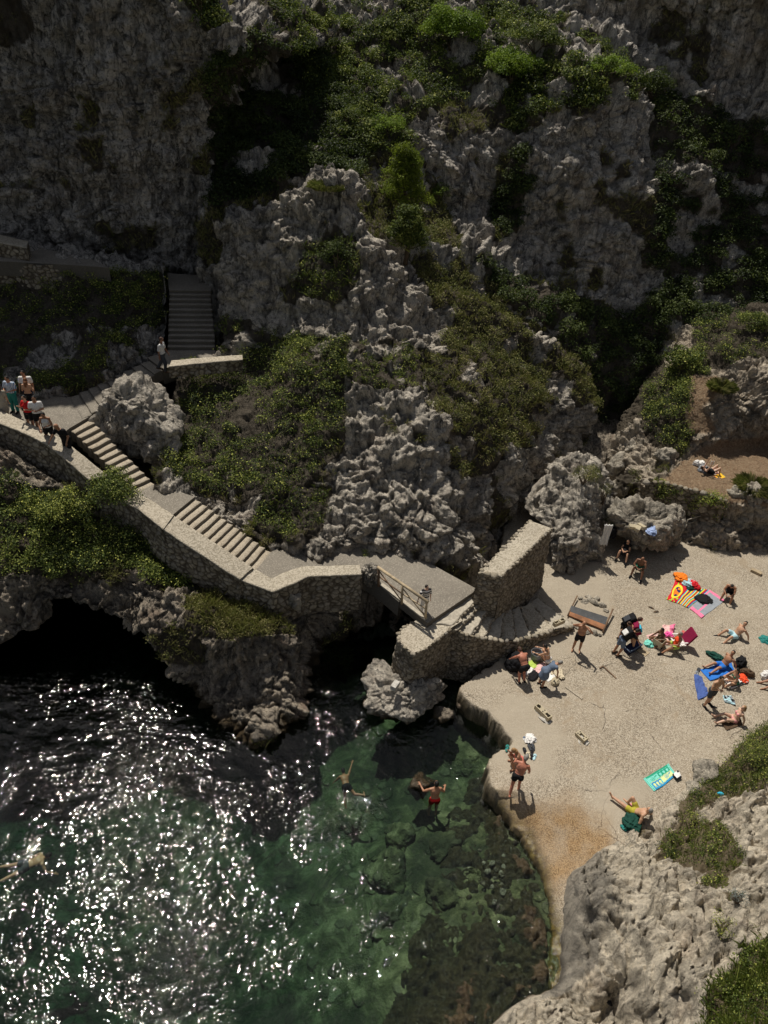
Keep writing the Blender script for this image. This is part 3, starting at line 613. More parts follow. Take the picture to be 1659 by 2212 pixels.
# ---- base terrain under everything, far out to the horizon
def base_terrain():
    A = np.concatenate(ALLV); n = 1.0
    xs = np.arange(-45, 62, n); ys = np.arange(-8, 90, n); H = np.full((len(ys), len(xs)), 99.)
    ix = np.round((A[:,0]-xs[0])/n).astype(int); iy = np.round((A[:,1]-ys[0])/n).astype(int)
    ok = (ix>=0)&(ix<len(xs))&(iy>=0)&(iy<len(ys)); np.minimum.at(H, (iy[ok], ix[ok]), A[ok,2])
    D = H.copy()
    for _ in range(2):
        E = np.pad(D, 1, mode='edge'); D = np.min([E[i:i+D.shape[0], j:j+D.shape[1]] for i in range(3) for j in range(3)], axis=0)
    D = np.where(D > 90, np.nan, D - 2.0)
    X, Yy = np.meshgrid(xs, ys)
    out = np.isnan(D); sea = (X < 14) & (Yy < 30)
    fill = np.where(sea, -8., np.where(Yy > 45, 20., np.where(X > 20, 4. + np.clip((X-22)*.9, 0, 26), np.where(X < -20, np.clip(8+(-X-22)*1.2, 6, 34), -1.5))))
    D = np.where(out, fill, D); D = np.where(sea, np.minimum(D, -8), D); D = np.where((X>6)&(X<22)&(Yy>4)&(Yy<34), np.minimum(D,-1.5), D)
    for _ in range(2):
        E = np.pad(D, 1, mode='edge'); D = np.minimum(D, np.mean([E[i:i+D.shape[0], j:j+D.shape[1]] for i in range(3) for j in range(3)], axis=0))
    V = np.stack([X, Yy, D], 2).reshape(-1,3)
    mesh_np('terrain', V, gridF(len(ys), len(xs))[:, ::-1], M['rock_shade'], attrs={'veg': np.full(len(V), .6), 'wet': np.zeros(len(V))}, **S)
    b = MB(); b.box((0, 0, -12), (3000, 3000, 2)); b.build('ground', M['seabed'], **S)
base_terrain()
# ---- water
def water():
    n = NT('sea_water'); n.t.nodes.remove(n.b)
    p = n.pos(); gl = n.n('BsdfGlossy', Roughness=.028); gl.inputs['Color'].default_value = (1,1,1,1)
    tr = n.n('BsdfTransparent'); tr.inputs['Color'].default_value = (.66,.76,.70,1)
    fr = n.n('Fresnel', IOR=1.33); mx = n.n('MixShader'); n.l(fr.outputs[0], mx.inputs[0]); n.l(tr.outputs[0], mx.inputs[1]); n.l(gl.outputs[0], mx.inputs[2])
    n.l(mx.outputs[0], n.out.inputs['Surface'])
    w1 = n.noise(n.pos((1,1.4,1)), .9, 1, .4, .5); w2 = n.noise(n.pos((1,1.3,1)), 3.2, 1, .35, .7); w3 = n.noise(n.pos((1,1.5,1)), 9.5, 0, .5, .6)
    gust = n.ramp(n.noise(p, .25, 3, .5), [(.40,.18),(.62,1.2)])
    h = n.math('ADD', n.math('MULTIPLY', w1, .45), n.math('MULTIPLY', gust, n.math('ADD', n.math('MULTIPLY', w2, .34), n.math('MULTIPLY', w3, .14))))
    b = n.n('Bump', Strength=1., Distance=.125); n.l(h, b.inputs['Height'])
    n.l(b.outputs[0], gl.inputs['Normal']); n.l(b.outputs[0], fr.inputs['Normal'])
    va = n.n('VolumeAbsorption', Density=.30); va.inputs['Color'].default_value = (.25,.56,.53,1); n.l(va.outputs[0], n.out.inputs['Volume'])
    x0,x1,y0,y1 = -60, 13, -20, 32
    b = MB(); b.box(((x0+x1)/2,(y0+y1)/2,-5), (x1-x0, y1-y0, 10)); b.build('water', n.m, **S)
water()
# ================================================================ STONEWORK, STAIRS, BRIDGE, BOULDERS
def unit(v): return v/np.maximum(np.linalg.norm(v, axis=-1, keepdims=True), 1e-9)
def resample(pts, sp, extra=None):
    pts = np.asarray(pts, float); seg = np.linalg.norm(np.diff(pts[:,:2], axis=0), axis=1); s = np.concatenate([[0], np.cumsum(seg)])
    n = max(int(s[-1]/sp), 2); t = np.linspace(0, s[-1], n)
    return np.stack([np.interp(t, s, pts[:,i]) for i in range(pts.shape[1])], 1), t
def stone_face(name, top, zb, parent, batter=.06, sp=.035, stone=.27, out=None, mat=None, **k):
    """dry stone face hanging from the polyline `top`; `out` a point the face looks towards"""
    zb = np.array(zb if hasattr(zb,'__len__') else [zb]*len(top), float)
    tp = np.column_stack([np.asarray(top, float), zb])
    for a_, b_, j in ((0,1,0),(-1,-2,-1)):
        e_ = tp[a_]-tp[b_]; tp[j] = tp[a_] + e_/max(np.linalg.norm(e_[:2]),1e-6)*.05
    P, t = resample(tp, sp)
    tg = np.gradient(P[:,:2], axis=0)
    for _ in range(3): tg[1:-1] = (tg[:-2]+tg[1:-1]+tg[2:])/3
    tg /= np.linalg.norm(tg, axis=1, keepdims=True)+1e-9; nr = np.stack([tg[:,1], -tg[:,0]],1)
    if out is not None and ((np.asarray(out)[:2]-P[:,:2].mean(0))@nr.mean(0)) < 0: nr = -nr
    h = P[:,2]-P[:,3]; nv = max(int(h.max()/sp), 3); v = np.linspace(0, 1, nv)
    Q = np.zeros((nv, len(P), 3)); Q[:,:,2] = P[:,2][None] - v[:,None]*h[None]
    Q[:,:,0] = P[:,0][None] + nr[:,0][None]*batter*(v[:,None]*h[None]); Q[:,:,1] = P[:,1][None] + nr[:,1][None]*batter*(v[:,None]*h[None])
    q = Q.reshape(-1,3); uu = np.tile(t, nv); c = np.stack([uu/stone, q[:,2]/stone/.72, np.full(len(q), hash(name)%97*3.3)],1)
    c[:,:2] += .22*np.stack([fbm(q, 2.2, 2, 3), fbm(q, 2.2, 2, 8)],1)
    F1, F2, ID = worley(c); e = F2-F1; gap = np.clip(1-e/.19, 0, 1)**.5
    d = .055*np.clip(e/.28, 0, 1)**.6 + .045*(ID-.5)*np.clip(e/.15,0,1) + .018*fbm(q, 6, 3, 3) + .05*fbm(q,1.1,2,14) - .03
    N = np.concatenate([np.tile(nr, (nv,1)), np.zeros((len(q),1))],1); q = q + N*d[:,None]
    F = gridF(nv, len(P)); 
    a = q[F[0,0]]; fn = np.cross(q[F[0,1]]-a, q[F[0,3]]-a)
    if fn@N[F[0,0]] < 0: F = F[:, ::-1]
    return mesh_np(name, q, F, mat or M['wall'], parent, attrs={'stone': ID, 'gap': gap}, **k)
def slab(name, quad, zb, mat, parent=None, sp=.09, amp=.012, over=0, round_=.02, **k):
    """block with a bilinear top through 4 corners (a,b,c,d around) and worn edges"""
    a,b,c,d = [np.asarray(q, float) for q in quad]
    n0 = max(int(max(np.linalg.norm(d-a), np.linalg.norm(c-b))/sp), 2)+1; n1 = max(int(max(np.linalg.norm(b-a), np.linalg.norm(c-d))/sp), 2)+1
    u = np.linspace(0,1,n0)[:,None,None]; v = np.linspace(0,1,n1)[None,:,None]
    T = (a*(1-v)+b*v)*(1-u)+(d*(1-v)+c*v)*u
    T[:,:,2] += (amp*fbm(T.reshape(-1,3), 2.2, 3, 7)).reshape(n0,n1)
    B = np.pad(T, ((2,2),(2,2),(0,0)), mode='edge')
    cen = T.reshape(-1,3).mean(0)
    B[0,:,2] = B[-1,:,2] = zb; B[:,0,2] = zb; B[:,-1,2] = zb
    # ring 1 = rounded arris
    for sl in ((1,slice(1,-1)),(-2,slice(1,-1)),(slice(1,-1),1),(slice(1,-1),-2)):
        B[sl][...,2] -= round_
    for i in (2,-3): pass
    inn = B[2:-2,2:-2]; m = cen[:2]
    for rr in (inn[0], inn[-1], inn[:,0], inn[:,-1]):
        dd = m-rr[:,:2]; rr[:,:2] += dd/np.maximum(np.linalg.norm(dd,axis=1,keepdims=True),1e-6)*round_
    q = B.reshape(-1,3); q[:,:2] += amp*1.6*np.stack([fbm(q,3.1,2,17), fbm(q,3.1,2,23)],1)
    F = gridF(n0+4, n1+4); mid = F[len(F)//2]; fn = np.cross(q[mid[1]]-q[mid[0]], q[mid[3]]-q[mid[0]])
    if fn[2] < 0: F = F[:, ::-1]
    return mesh_np(name, q, F, mat, parent, smooth=True, attrs={'veg': np.zeros(len(q)), 'wet': np.zeros(len(q))}, **k)
def flight(label, e0, e1, n, mat, drop=.5, amp=.010, first=0, **k):
    """e0, e1: (pointA, pointB) of the top and bottom edges in world space"""
    a0,b0 = e0; a1,b1 = e1; c = (a0+b1)/2
    t = empty('staircase', tuple(c), label=label, cat='stairs', **k); off = np.array(tuple(c))
    dzz = (a1[2]-a0[2])/n
    for i in range(n):
        u0, u1 = i/n, (i+1)/n; z = a0[2] + dzz*(i+ .999)
        P = [a0+(a1-a0)*u0, b0+(b1-b0)*u0, b0+(b1-b0)*(u1+.004), a0+(a1-a0)*(u1+.004)]
        P = [np.array([p[0],p[1],z + .012*math.sin(i*7.3)])-off for p in P]
        slab('step', P, z-drop-off[2], mat, t, sp=.14, amp=amp, round_=.015)
    return t
zA, zB, zC, zD, zU, zT = 6.9, 5.2, 3.6, 3.0, 7.7, 9.5
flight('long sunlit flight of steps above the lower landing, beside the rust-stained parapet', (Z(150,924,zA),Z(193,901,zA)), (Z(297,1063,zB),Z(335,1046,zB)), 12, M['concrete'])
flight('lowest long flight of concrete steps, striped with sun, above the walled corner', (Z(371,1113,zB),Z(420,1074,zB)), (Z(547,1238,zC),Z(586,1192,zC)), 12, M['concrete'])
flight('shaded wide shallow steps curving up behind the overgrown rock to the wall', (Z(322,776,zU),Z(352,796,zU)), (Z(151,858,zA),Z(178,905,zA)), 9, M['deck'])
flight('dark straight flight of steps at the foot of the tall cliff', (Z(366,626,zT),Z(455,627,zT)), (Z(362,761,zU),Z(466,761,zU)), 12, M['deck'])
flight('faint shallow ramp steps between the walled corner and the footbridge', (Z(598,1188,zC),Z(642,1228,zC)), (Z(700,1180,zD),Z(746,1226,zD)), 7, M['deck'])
def path():
    b = MB()
    def P(pts, z): b.prism([Z(x,y,z) for x,y in pts], z-.8)
    P([(-180,800),(60,846),(151,857),(178,904),(193,900),(150,925),(110,958),(0,915),(-180,850)], zA)
    P([(296,1064),(335,1045),(421,1073),(371,1114),(352,1128)], zB)
    P([(546,1239),(587,1191),(599,1187),(643,1229),(590,1262)], zC)
    P([(700,1179),(790,1178),(850,1188),(940,1222),(862,1300),(816,1262),(778,1238),(746,1227)], zD)
    P([(318,772),(352,797),(375,790),(524,777),(524,762),(466,760),(361,760)], zU)
    P([(361,590),(455,596),(456,628),(365,627)], zT)
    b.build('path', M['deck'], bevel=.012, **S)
    b = MB(); b.prism([Z(x,y,10.62) for x,y in [(-160,515),(60,529),(190,556),(236,578),(150,572),(20,565),(-160,560)]], 9.9)
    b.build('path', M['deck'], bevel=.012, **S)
path()
# ---- parapets
def coping(name, O, I, th, mat, parent, sp=.09, lip=.03, **k):
    O = np.asarray(O, float).copy(); I = np.asarray(I, float).copy()
    for Q_ in (O, I):
        for a_, b_ in ((0,1),(-1,-2)): e_ = Q_[a_]-Q_[b_]; Q_[a_] = Q_[a_] + e_/np.linalg.norm(e_)*.03
    O = np.asarray(O, float); I = np.asarray(I, float); A, _ = resample(np.column_stack([O, I]), sp); O, I = A[:,:3], A[:,3:]
    w = I-O; w[:,2] = 0; w /= np.linalg.norm(w, axis=1, keepdims=True)
    O = O-w*lip; I = I+w*lip
    prof = [(0,-th),(0,-.025),(.03,0)] + [(t,0) for t in np.linspace(.12,.88,6)] + [(.97,0),(1,-.025),(1,-th)]
    G = np.array([[o+(i-o)*u+np.array([0,0,dz_]) for (u,dz_) in prof] for o,i in zip(O,I)]); n0,n1 = G.shape[:2]
    q = G.reshape(-1,3); q = q + .014*np.stack([fbm(q,3,2,1),fbm(q,3,2,2),.8*fbm(q,4,2,3)],1)
    F = gridF(n0,n1); m = F[len(F)//2]; 
    nz = np.cross(q[F[:,1]]-q[F[:,0]], q[F[:,3]]-q[F[:,0]])[:,2].sum()
    if nz < 0: F = F[:, ::-1]
    return mesh_np(name, q, F, mat, parent, attrs={'veg': np.zeros(len(q)), 'wet': np.zeros(len(q))}, **k)
def parapet(label, prs, drop, out, mat=None):
    O = [Z(*o, z) for o, i, z in prs]; I = [Z(*i, z) for o, i, z in prs]
    c = np.mean(O, 0); t = empty('parapet_wall', tuple(c), label=label, cat='wall')
    O = [o-c for o in O]; I = [i-c for i in I]; zb = [o[2]-drop for o in O]
    sO = [o-np.array([0,0,.05]) for o in O]
    stone_face('stonework', sO, zb, t, out=(out[0]-c[0], out[1]-c[1]))
    e = [np.array(p) for p in (O[-1], I[-1])]; stone_face('end_stonework', [p-np.array([0,0,.05]) for p in e], e[0][2]-drop, t, out=tuple((e[0]+e[0]-np.array(O[-2]))[:2]))
    stone_face('inner_stonework', [p-np.array([0,0,.05]) for p in I], [p[2]-drop for p in I], t, sp=.08, out=tuple((np.mean(I,0)*2-np.mean(O,0))[:2]), batter=0)
    coping('coping', O, I, .07, mat or M['coping'], t); return t
cam0 = (0, 0)
parapet('long stone parapet with gravel coping that the visitors lean on, beside the landing', [((-190,830),(-190,806),7.6),((0,914),(0,886),7.5),((60,938),(72,919),7.4),((104,960),(130,946),7.25),((150,998),(184,988),6.9),((193,1035),(230,1026),6.5)], 1.7, cam0)
parapet('lower parapet of rubble stone half hidden behind the green bush, stained orange', [((194,1036),(231,1027),6.35),((250,1074),(286,1060),5.9),((300,1099),(330,1083),5.75),((352,1141),(374,1113),5.65)], 1.7, cam0)
parapet('parapet descending beside the lowest long flight of steps', [((353,1142),(375,1114),5.6),((400,1174),(426,1148),5.3),((460,1213),(487,1188),4.85),((517,1250),(545,1226),4.42)], 1.7, cam0)
parapet('stone parapet at the outer corner above the sea, ending by the planted pillar', [((518,1251),(546,1227),4.32),((590,1277),(588,1250),4.2),((628,1262),(612,1238),4.17),((666,1244),(650,1224),4.1),((779,1240),(776,1221),3.8)], 1.9, cam0)
parapet('short stone wall with sunlit coping at the foot of the dark steps', [((366,791),(372,779),8.35),((440,783),(444,772),8.35),((522,776),(522,767),8.35)], .6, cam0)
parapet('small sloping parapet at the top left beside the upper path', [((-120,500),(-120,478),11.5),((56,534),(60,521),11.3)], 1.6, cam0)
t = empty('retaining_wall', tuple(Z(80,560,10)), label='rubble retaining wall below the upper path, overgrown with shrubs', cat='wall'); c0 = np.array(t.location)
stone_face('stonework', [Z(*p)-c0 for p in [(-160,560,10.6),(20,563,10.6),(80,572,10.6),(150,572,10.55),(200,577,10.3),(236,582,10.0)]], [-2.6+.9*(i/5) for i in range(6)], t, out=(0,-30))
# ---- pillar by the railing and boulders
def blob(name, cen, rad, mat, parent=None, k=2.6, sub=5, A=.3, fine=1., seed=0, rz=0., flat=0, tilt=0, cut=True, **kk):
    bm = bmesh.new(); bmesh.ops.create_icosphere(bm, subdivisions=sub, radius=1); V = np.array([v.co[:] for v in bm.verts]); F = np.array([[v.index for v in f.verts] for f in bm.faces]); bm.free()
    V = V/(np.abs(V)**k).sum(1, keepdims=True)**(1/k); N = V.copy(); rf = np.random.default_rng(seed+5)
    if cut:
        for _ in range(16):
            nn_ = unit(rf.normal(0,1,3)); dd = V@nn_; c_ = rf.uniform(.62,.92); V = V*np.where(dd > c_, c_/np.maximum(dd,1e-6), 1)[:,None]
    r = np.array(rad); q = V*r; N = N/r; N /= np.linalg.norm(N, axis=1, keepdims=True)
    rs = r.mean(); ww = q*1.0 + np.array(cen) + seed*3.7
    q = q + N*(rockd(ww/max(min(rs,1),.35), A/max(1,1), fine*.6, (1,1,.8))*min(rs,1.)) [:,None]
    if flat: q[:,2] = np.maximum(q[:,2], -r[2]*flat)
    c, s = math.cos(rz), math.sin(rz); q = q @ np.array([[c,s,0],[-s,c,0],[0,0,1]])
    vg = kk.pop('vg', .12); w = q + np.array(cen); nz = fbm(w, .7, 3, 66)*.5+.5
    return mesh_np(name, q, F, mat, parent, attrs={'veg': np.clip((vg-nz)*3.5+.5,0,1)*(N[:,2]>-.1)*(vg>0), 'wet': np.clip((.35-w[:,2])/.3,0,1)*(kk.pop('wt',0))}, **kk)
def boulder(label, px, py, z, rad, mat='boulder', name='boulder', **k):
    p = Z(px, py, z); g = k.pop('group', None)
    o = blob(name, p, rad, M[mat], label=label, cat='rock', group=g, **k); o.location = p; return o
boulder('pale rough pillar stone with plants growing on it at the end of the corner parapet', 797, 1240, 3.3, (.42,.4,.62), mat='rock', A=.12, seed=1)
o = boulder('big sunlit boulder on the landing side, overgrown on top, beside the upper steps', 277, 915, 6.5, (2.1,1.25,2.2), mat='rock', A=.32, sub=6, k=3, seed=2); 
o2 = boulder('lower rock bulging beside the long sunlit flight of steps', 345, 975, 5.7, (.95,.7,1.2), mat='rock', A=.3, sub=6, k=3, seed=9)
boulder('rounded sea rock under the stone bastion, pale and pitted above the dark water', 864, 1500, .3, (1.55,1.3,1.15), mat='rock', A=.3, sub=6, seed=3, wt=1)
boulder('huge pitted boulder on the platform edge with a blue cloth on it', 1392, 1140, 2.0, (1.95,1.35,1.3), A=.26, sub=6, seed=4, k=3.2)
boulder('tall cracked boulder right of the metal barrier', 1606, 1108, 2.2, (1.3,1.1,1.65), A=.28, sub=6, seed=5, k=2.8)
for lb, x, y, z, r, sd in [
  ('upright pale boulder at the foot of the yellow-flowered slope', 1360, 966, 2.9, (.62,.5,.5), 11),
  ('pale angular boulder above the dry stone wall', 1437, 985, 3.6, (.8,.55,.5), 12),
  ('grey rounded boulder in the gully behind the rock mass', 1330, 1005, 2.2, (.75,.65,.7), 13),
  ('grey boulder in shade between the gully and the huge boulder', 1345, 1045, 1.9, (.75,.6,.65), 14),
  ('boulder at the left end of the dry stone wall', 1410, 1040, 2.7, (.42,.4,.45), 15),
  ('small boulder below the dry stone wall', 1445, 1082, 2.0, (.4,.34,.3), 16),
  ('block of stone above the barrier', 1478, 1095, 1.8, (.42,.36,.32), 17),
  ('leaning pointed boulder at the left rim of the red earth', 1503, 925, 4.0, (.38,.34,.72), 18),
  ('square brown boulder in the shade at the back of the red earth', 1552, 905, 4.1, (.62,.45,.6), 19),
  ('pale boulder high on the green slope at right', 1478, 862, 5.2, (.5,.42,.55), 20),
  ('round stone in the shade beside the square brown boulder', 1520, 950, 3.6, (.36,.34,.34), 21),
  ('white-topped rock sticking out of the scrub above the spur', 638, 1300, 3.3, (.34,.3,.42), 24),
  ('pale rock edging the platform above the patterned towel', 1520, 1668, 1.2, (.62,.4,.35), 25),
  ('flat pale rock beside the folded clothes', 1505, 1710, 1.1, (.5,.36,.3), 26),
  ('dark wet boulder standing in the shallows beside the swimmer', 908, 1695, -.25, (.52,.48,.42), 27),
  ('brown boulder awash under the stone bastion', 958, 1540, .1, (.45,.4,.35), 28),
  ('loose boulder on the channel floor beside the bastion', 1010, 1515, .3, (.4,.34,.3), 29)]:
    boulder(lb, x, y, z, r, mat='rock_low' if sd in (27,28,29,21) else 'boulder', A=.22, sub=4, seed=sd, wt=1 if sd in (27,28,29) else 0, rz=sd*1.3)
# sunken boulders
for i,(x,y,z,r) in enumerate([(870,1810,-1.5,.8),(965,1835,-1.0,.6),(850,1880,-1.7,1.0),(960,1935,-.9,.8),(850,1985,-1.6,1.1),(925,2060,-1.1,.8),(1040,1890,-.55,.5),(1000,2130,-.75,.6),(1065,2030,-.5,.5)]):
    p = Z(x,y,z); o = blob('sunken_boulder', p, (r*1.0,r*.75,r*.45), M['seabed'], A=.5, sub=4, seed=i+60, rz=i, wt=1, label='dark weedy boulder under the clear green water', cat='rock', group='sunken boulders off the slipway'); o.location = p
# ---- ramp wall
def prism_wall(name, label, top_px, z, zb, mat_top, out_list, stone=.23):
    T = [Z(x,y,z) for x,y in top_px]; c = np.mean(T, 0); t = empty(name, tuple(c), label=label, cat='wall'); T = [p-c for p in T]
    for (i,j) in out_list:
        seg = T[i:j+1] if j > i else T[i:]+T[:j+1]
        mid = np.mean(seg, 0); stone_face('stonework', [p-np.array([0,0,.04]) for p in seg], zb-c[2], t, out=tuple(mid[:2]*3), stone=stone)
    return t, T, c
t, T, c = prism_wall('ramp_wall', 'massive rubble wall with a flat gravel top between footbridge and rock mass', [(1145,1124),(1036,1236),(1083,1245),(1192,1140)], 4.3, .4, M['coping'], [(0,1),(1,2),(2,3)], .2)
slab('gravel_top', T, -.06, M['coping'], t, sp=.1, amp=.02, round_=.03)
# rim stones
def rim(pts, parent, n, sz, seed, single=False):
    A, _ = resample(pts, .03); r = np.random.default_rng(seed); L = len(A); Vs=[];Fs=[];ids=[]; o=0; i = 0
    while i < L-1:
        s = sz*(.45+.75*r.random()); p = A[int(i)]; bm = bmesh.new(); bmesh.ops.create_icosphere(bm, subdivisions=2, radius=1)
        V = np.array([v.co[:] for v in bm.verts]); F = np.array([[v.index for v in f.verts] for f in bm.faces]); bm.free()
        V = V/(np.abs(V)**3).sum(1,keepdims=True)**(1/3)
        q = V*np.array([s*.55,s*.45,s*.32])*(1+.18*fbm(V*1.3+p*9,1,2,3)[:,None]); a = r.random()*3.1; cc,ss = math.cos(a),math.sin(a)
        q = q@np.array([[cc,ss,0],[-ss,cc,0],[0,0,1]]) + p + np.array([r.normal()*.02, r.normal()*.02, -.045+r.random()*.03]); Vs.append(q); Fs.append(F+o); o += len(q); ids.append(np.full(len(q), r.random()))
        if single: mesh_np('edging_stone', q, F, M['wall'], parent, attrs={'stone': ids[-1], 'gap': np.zeros(len(q))})
        i += s*(1.0+.5*r.random())/.03
    if single: return
    return mesh_np('rim_stones', np.concatenate(Vs), np.concatenate(Fs), M['wall'], parent, attrs={'stone': np.concatenate(ids), 'gap': np.zeros(o)})
rim([T[0],T[1]], t, 20, .2, 1); rim([T[3],T[2]], t, 20, .16, 2); rim([T[1],T[2]], t, 6, .26, 3)
# ---- bastion and curved stair wall
t, T, c = prism_wall('bastion', 'rounded stone bastion with a gravel top at the end of the footbridge', [(972,1312),(904,1337),(870,1357),(857,1377),(873,1396),(893,1410),(916,1403),(976,1355),(1000,1340)], 2.75, .1, M['coping'], [(1,7)], .2)
b = MB(); b.prism([tuple(p) for p in T], -.5); b.build('gravel_top', M['coping'], t); rim(T[1:8], t, 30, .17, 5)
SW = [(974,1356,2.72),(1018,1374,2.5),(1075,1381,2.06),(1113,1383,1.85),(1147,1376,1.6),(1197,1360,1.32),(1240,1352,1.15)]
W = [Z(*p) for p in SW]; c = np.mean(W,0); t = empty('stair_wall', tuple(c), label='curved rubble wall carrying the fan of steps above the bathers', cat='wall')
stone_face('stonework', [p-c-np.array([0,0,.04]) for p in W], [x-c[2] for x in (.0,.0,.3,.5,.7,.7,.7)], t, out=(0,-30), stone=.2); rim([p-c for p in W], t, 30, .2, 6)
# ---- fan of rough steps
E = [((1031,1274),(925,1346)),((1044,1283),(974,1350)),((1052,1290),(988,1360)),((1066,1299),(1016,1373)),((1077,1309),(1045,1378)),((1089,1316),(1080,1382)),((1106,1316),(1114,1383)),((1123,1311),(1148,1376)),((1145,1300),(1197,1360)),((1160,1290),(1242,1351))]
t = empty('staircase', tuple(Z(1090,1340,2)), label='fan of rough stone steps from the footbridge down to the bathing platform', cat='stairs'); off = np.array(t.location)
EDG = []
for kx in range(9):
    z = 2.80 - kx*.215; (a,b_),(d,c_) = E[kx], E[kx+1]; e = 4
    q = [Z(*a,z), Z(*b_,z), Z(*c_,z), Z(*d,z)]
    slab('step', [p-off for p in q], .3-off[2], M['coping'] if kx%2 else M['curb'], t, sp=.07, amp=.035, round_=.03)
    A_ = [Z(d[0]+(c_[0]-d[0])*u, d[1]+(c_[1]-d[1])*u, z)-off-np.array([0,0,.03]) for u in (0.02,.98)]
    EDG.append(A_)
for kx, A_ in enumerate(EDG): rim(A_, t, 10, .15, 20+kx, True)
# ---- footbridge
tb = empty('footbridge', tuple(Z(924,1290,3)), label='flat concrete footbridge slab over the dark channel', cat='bridge'); off = np.array(tb.location)
b = MB(); b.prism([Z(x,y,3.012)-off for x,y in [(815,1259),(924,1346),(1032,1273),(937,1221),(850,1192)]], 3.012-.38-off[2]); b.build('deck', M['deck'], tb, bevel=.02)
b = MB(); 
pa, pb_ = Z(822,1262,3.02)-off, Z(921,1339,3.02)-off; d = (pb_-pa)
b.box(tuple((pa+pb_)/2+np.array([0,0,.03])), (np.linalg.norm(d[:2]), .16, .07), Matrix.Rotation(math.atan2(d[1],d[0]),3,'Z')); b.build('kerb', M['curb'], tb, bevel=.01)
M['wood'] = plain('weathered_wood', (.40,.32,.21), .8, .3, .4, 5); M['wood_dark'] = plain('old_brown_wood', (.16,.10,.06), .8, .3, .4, 5)
rl = empty('railing', tuple(Z(868,1302,3.02)), label='weathered wooden railing with crossed braces on the footbridge edge', cat='railing'); off = np.array(rl.location)
po = [Z(818,1264,3.05)-off, Z(868,1302,3.05)-off, Z(919,1336,3.05)-off]; up = np.array([-.06,-.08,1.0])
for i,p in enumerate(po):
    b = MB(); b.rod(p-np.array([0,0,.05]), p+up*.98, .055, .05, n=8); b.build('post', M['wood'] if i else M['wood_dark'], rl)
b = MB(); b.rod(po[0]+up*1.0-(po[1]-po[0])*.04, po[2]+up*1.0+(po[2]-po[1])*.06, .065, n=10); b.build('handrail', M['wood'], rl)
b = MB(); b.rod(po[0]+up*.52, po[1]+up*.52, .03); b.build('middle_rail', M['wood_dark'], rl)
b = MB(); b.rod(po[1]+up*.55, po[2]+up*.55, .03); b.build('middle_rail', M['wood'], rl)
b = MB(); b.rod(po[0]+up*.85, po[1]+up*.1, .028); b.build('brace', M['wood_dark'], rl)
b = MB(); b.rod(po[1]+up*.85, po[2]+up*.1, .028); b.build('brace', M['wood'], rl)
# ---- dry stone terrace wall, right
c = Z(1490,1060,3); t = empty('dry_stone_wall', tuple(c), label='dry stone terrace wall holding the red earth below the sunbather', cat='wall')
TW = [Z(*p)-c for p in [(1398,1042,3.35),(1430,1040,3.45),(1470,1050,3.45),(1515,1062,3.4),(1545,1072,3.4),(1570,1082,3.35)]]
stone_face('stonework', TW, 1.6-c[2], t, out=(0,-30), stone=.34, sp=.04); rim(TW, t, 20, .36, 40)
# ================================================================ VEGETATION
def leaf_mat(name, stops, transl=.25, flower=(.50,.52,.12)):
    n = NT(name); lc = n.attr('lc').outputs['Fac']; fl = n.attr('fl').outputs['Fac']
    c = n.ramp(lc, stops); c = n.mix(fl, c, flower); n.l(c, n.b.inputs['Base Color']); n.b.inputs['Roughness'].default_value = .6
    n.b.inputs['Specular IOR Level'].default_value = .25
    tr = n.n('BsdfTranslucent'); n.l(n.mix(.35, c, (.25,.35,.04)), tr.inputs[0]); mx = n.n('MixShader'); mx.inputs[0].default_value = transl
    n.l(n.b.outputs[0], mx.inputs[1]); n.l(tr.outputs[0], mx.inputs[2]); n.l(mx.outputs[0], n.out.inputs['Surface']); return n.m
M['leaf'] = leaf_mat('shrub_leaves', [(0,(.014,.024,.008)),(.35,(.055,.085,.018)),(.7,(.13,.17,.035)),(1,(.27,.30,.07))])
M['leaf_dry'] = leaf_mat('dry_scrub_leaves', [(0,(.035,.045,.015)),(.3,(.11,.125,.035)),(.65,(.19,.19,.06)),(1,(.34,.29,.14))], flower=(.30,.31,.10))
M['leaf_dark'] = leaf_mat('dark_evergreen_leaves', [(0,(.012,.022,.008)),(.5,(.045,.07,.02)),(1,(.12,.15,.04))], flower=(.14,.17,.05))
M['leaf_bright'] = leaf_mat('bright_evergreen_leaves', [(0,(.05,.09,.012)),(.4,(.13,.22,.02)),(1,(.26,.36,.04))], .35)
M['leaf_pine'] = leaf_mat('pine_needles', [(0,(.06,.08,.012)),(.5,(.13,.18,.02)),(1,(.24,.29,.03))], .4)
M['leaf_silver'] = leaf_mat('silvery_leaves', [(0,(.10,.12,.11)),(1,(.28,.32,.31))], .1)
M['bark'] = plain('bark', (.10,.075,.05), .9, .3, .6)
def unit(v): return v/np.maximum(np.linalg.norm(v, axis=-1, keepdims=True), 1e-9)
def leaves(P, N, size, aspect=.5, rg=None):
    """rhombic leaves at P; N preferred facing"""
    rg = rg or rng; n = len(P); N = unit(N + rg.normal(0, .55, (n,3)))
    t = unit(np.cross(N, rg.normal(0,1,(n,3)))); b = np.cross(N, t); s = size[:,None]
    V = np.stack([P-t*s*.5, P-b*s*aspect*.5+N*s*.08, P+t*s*.5, P+b*s*aspect*.5+N*s*.08],1).reshape(-1,3)
    return V, np.arange(len(V)).reshape(-1,4)
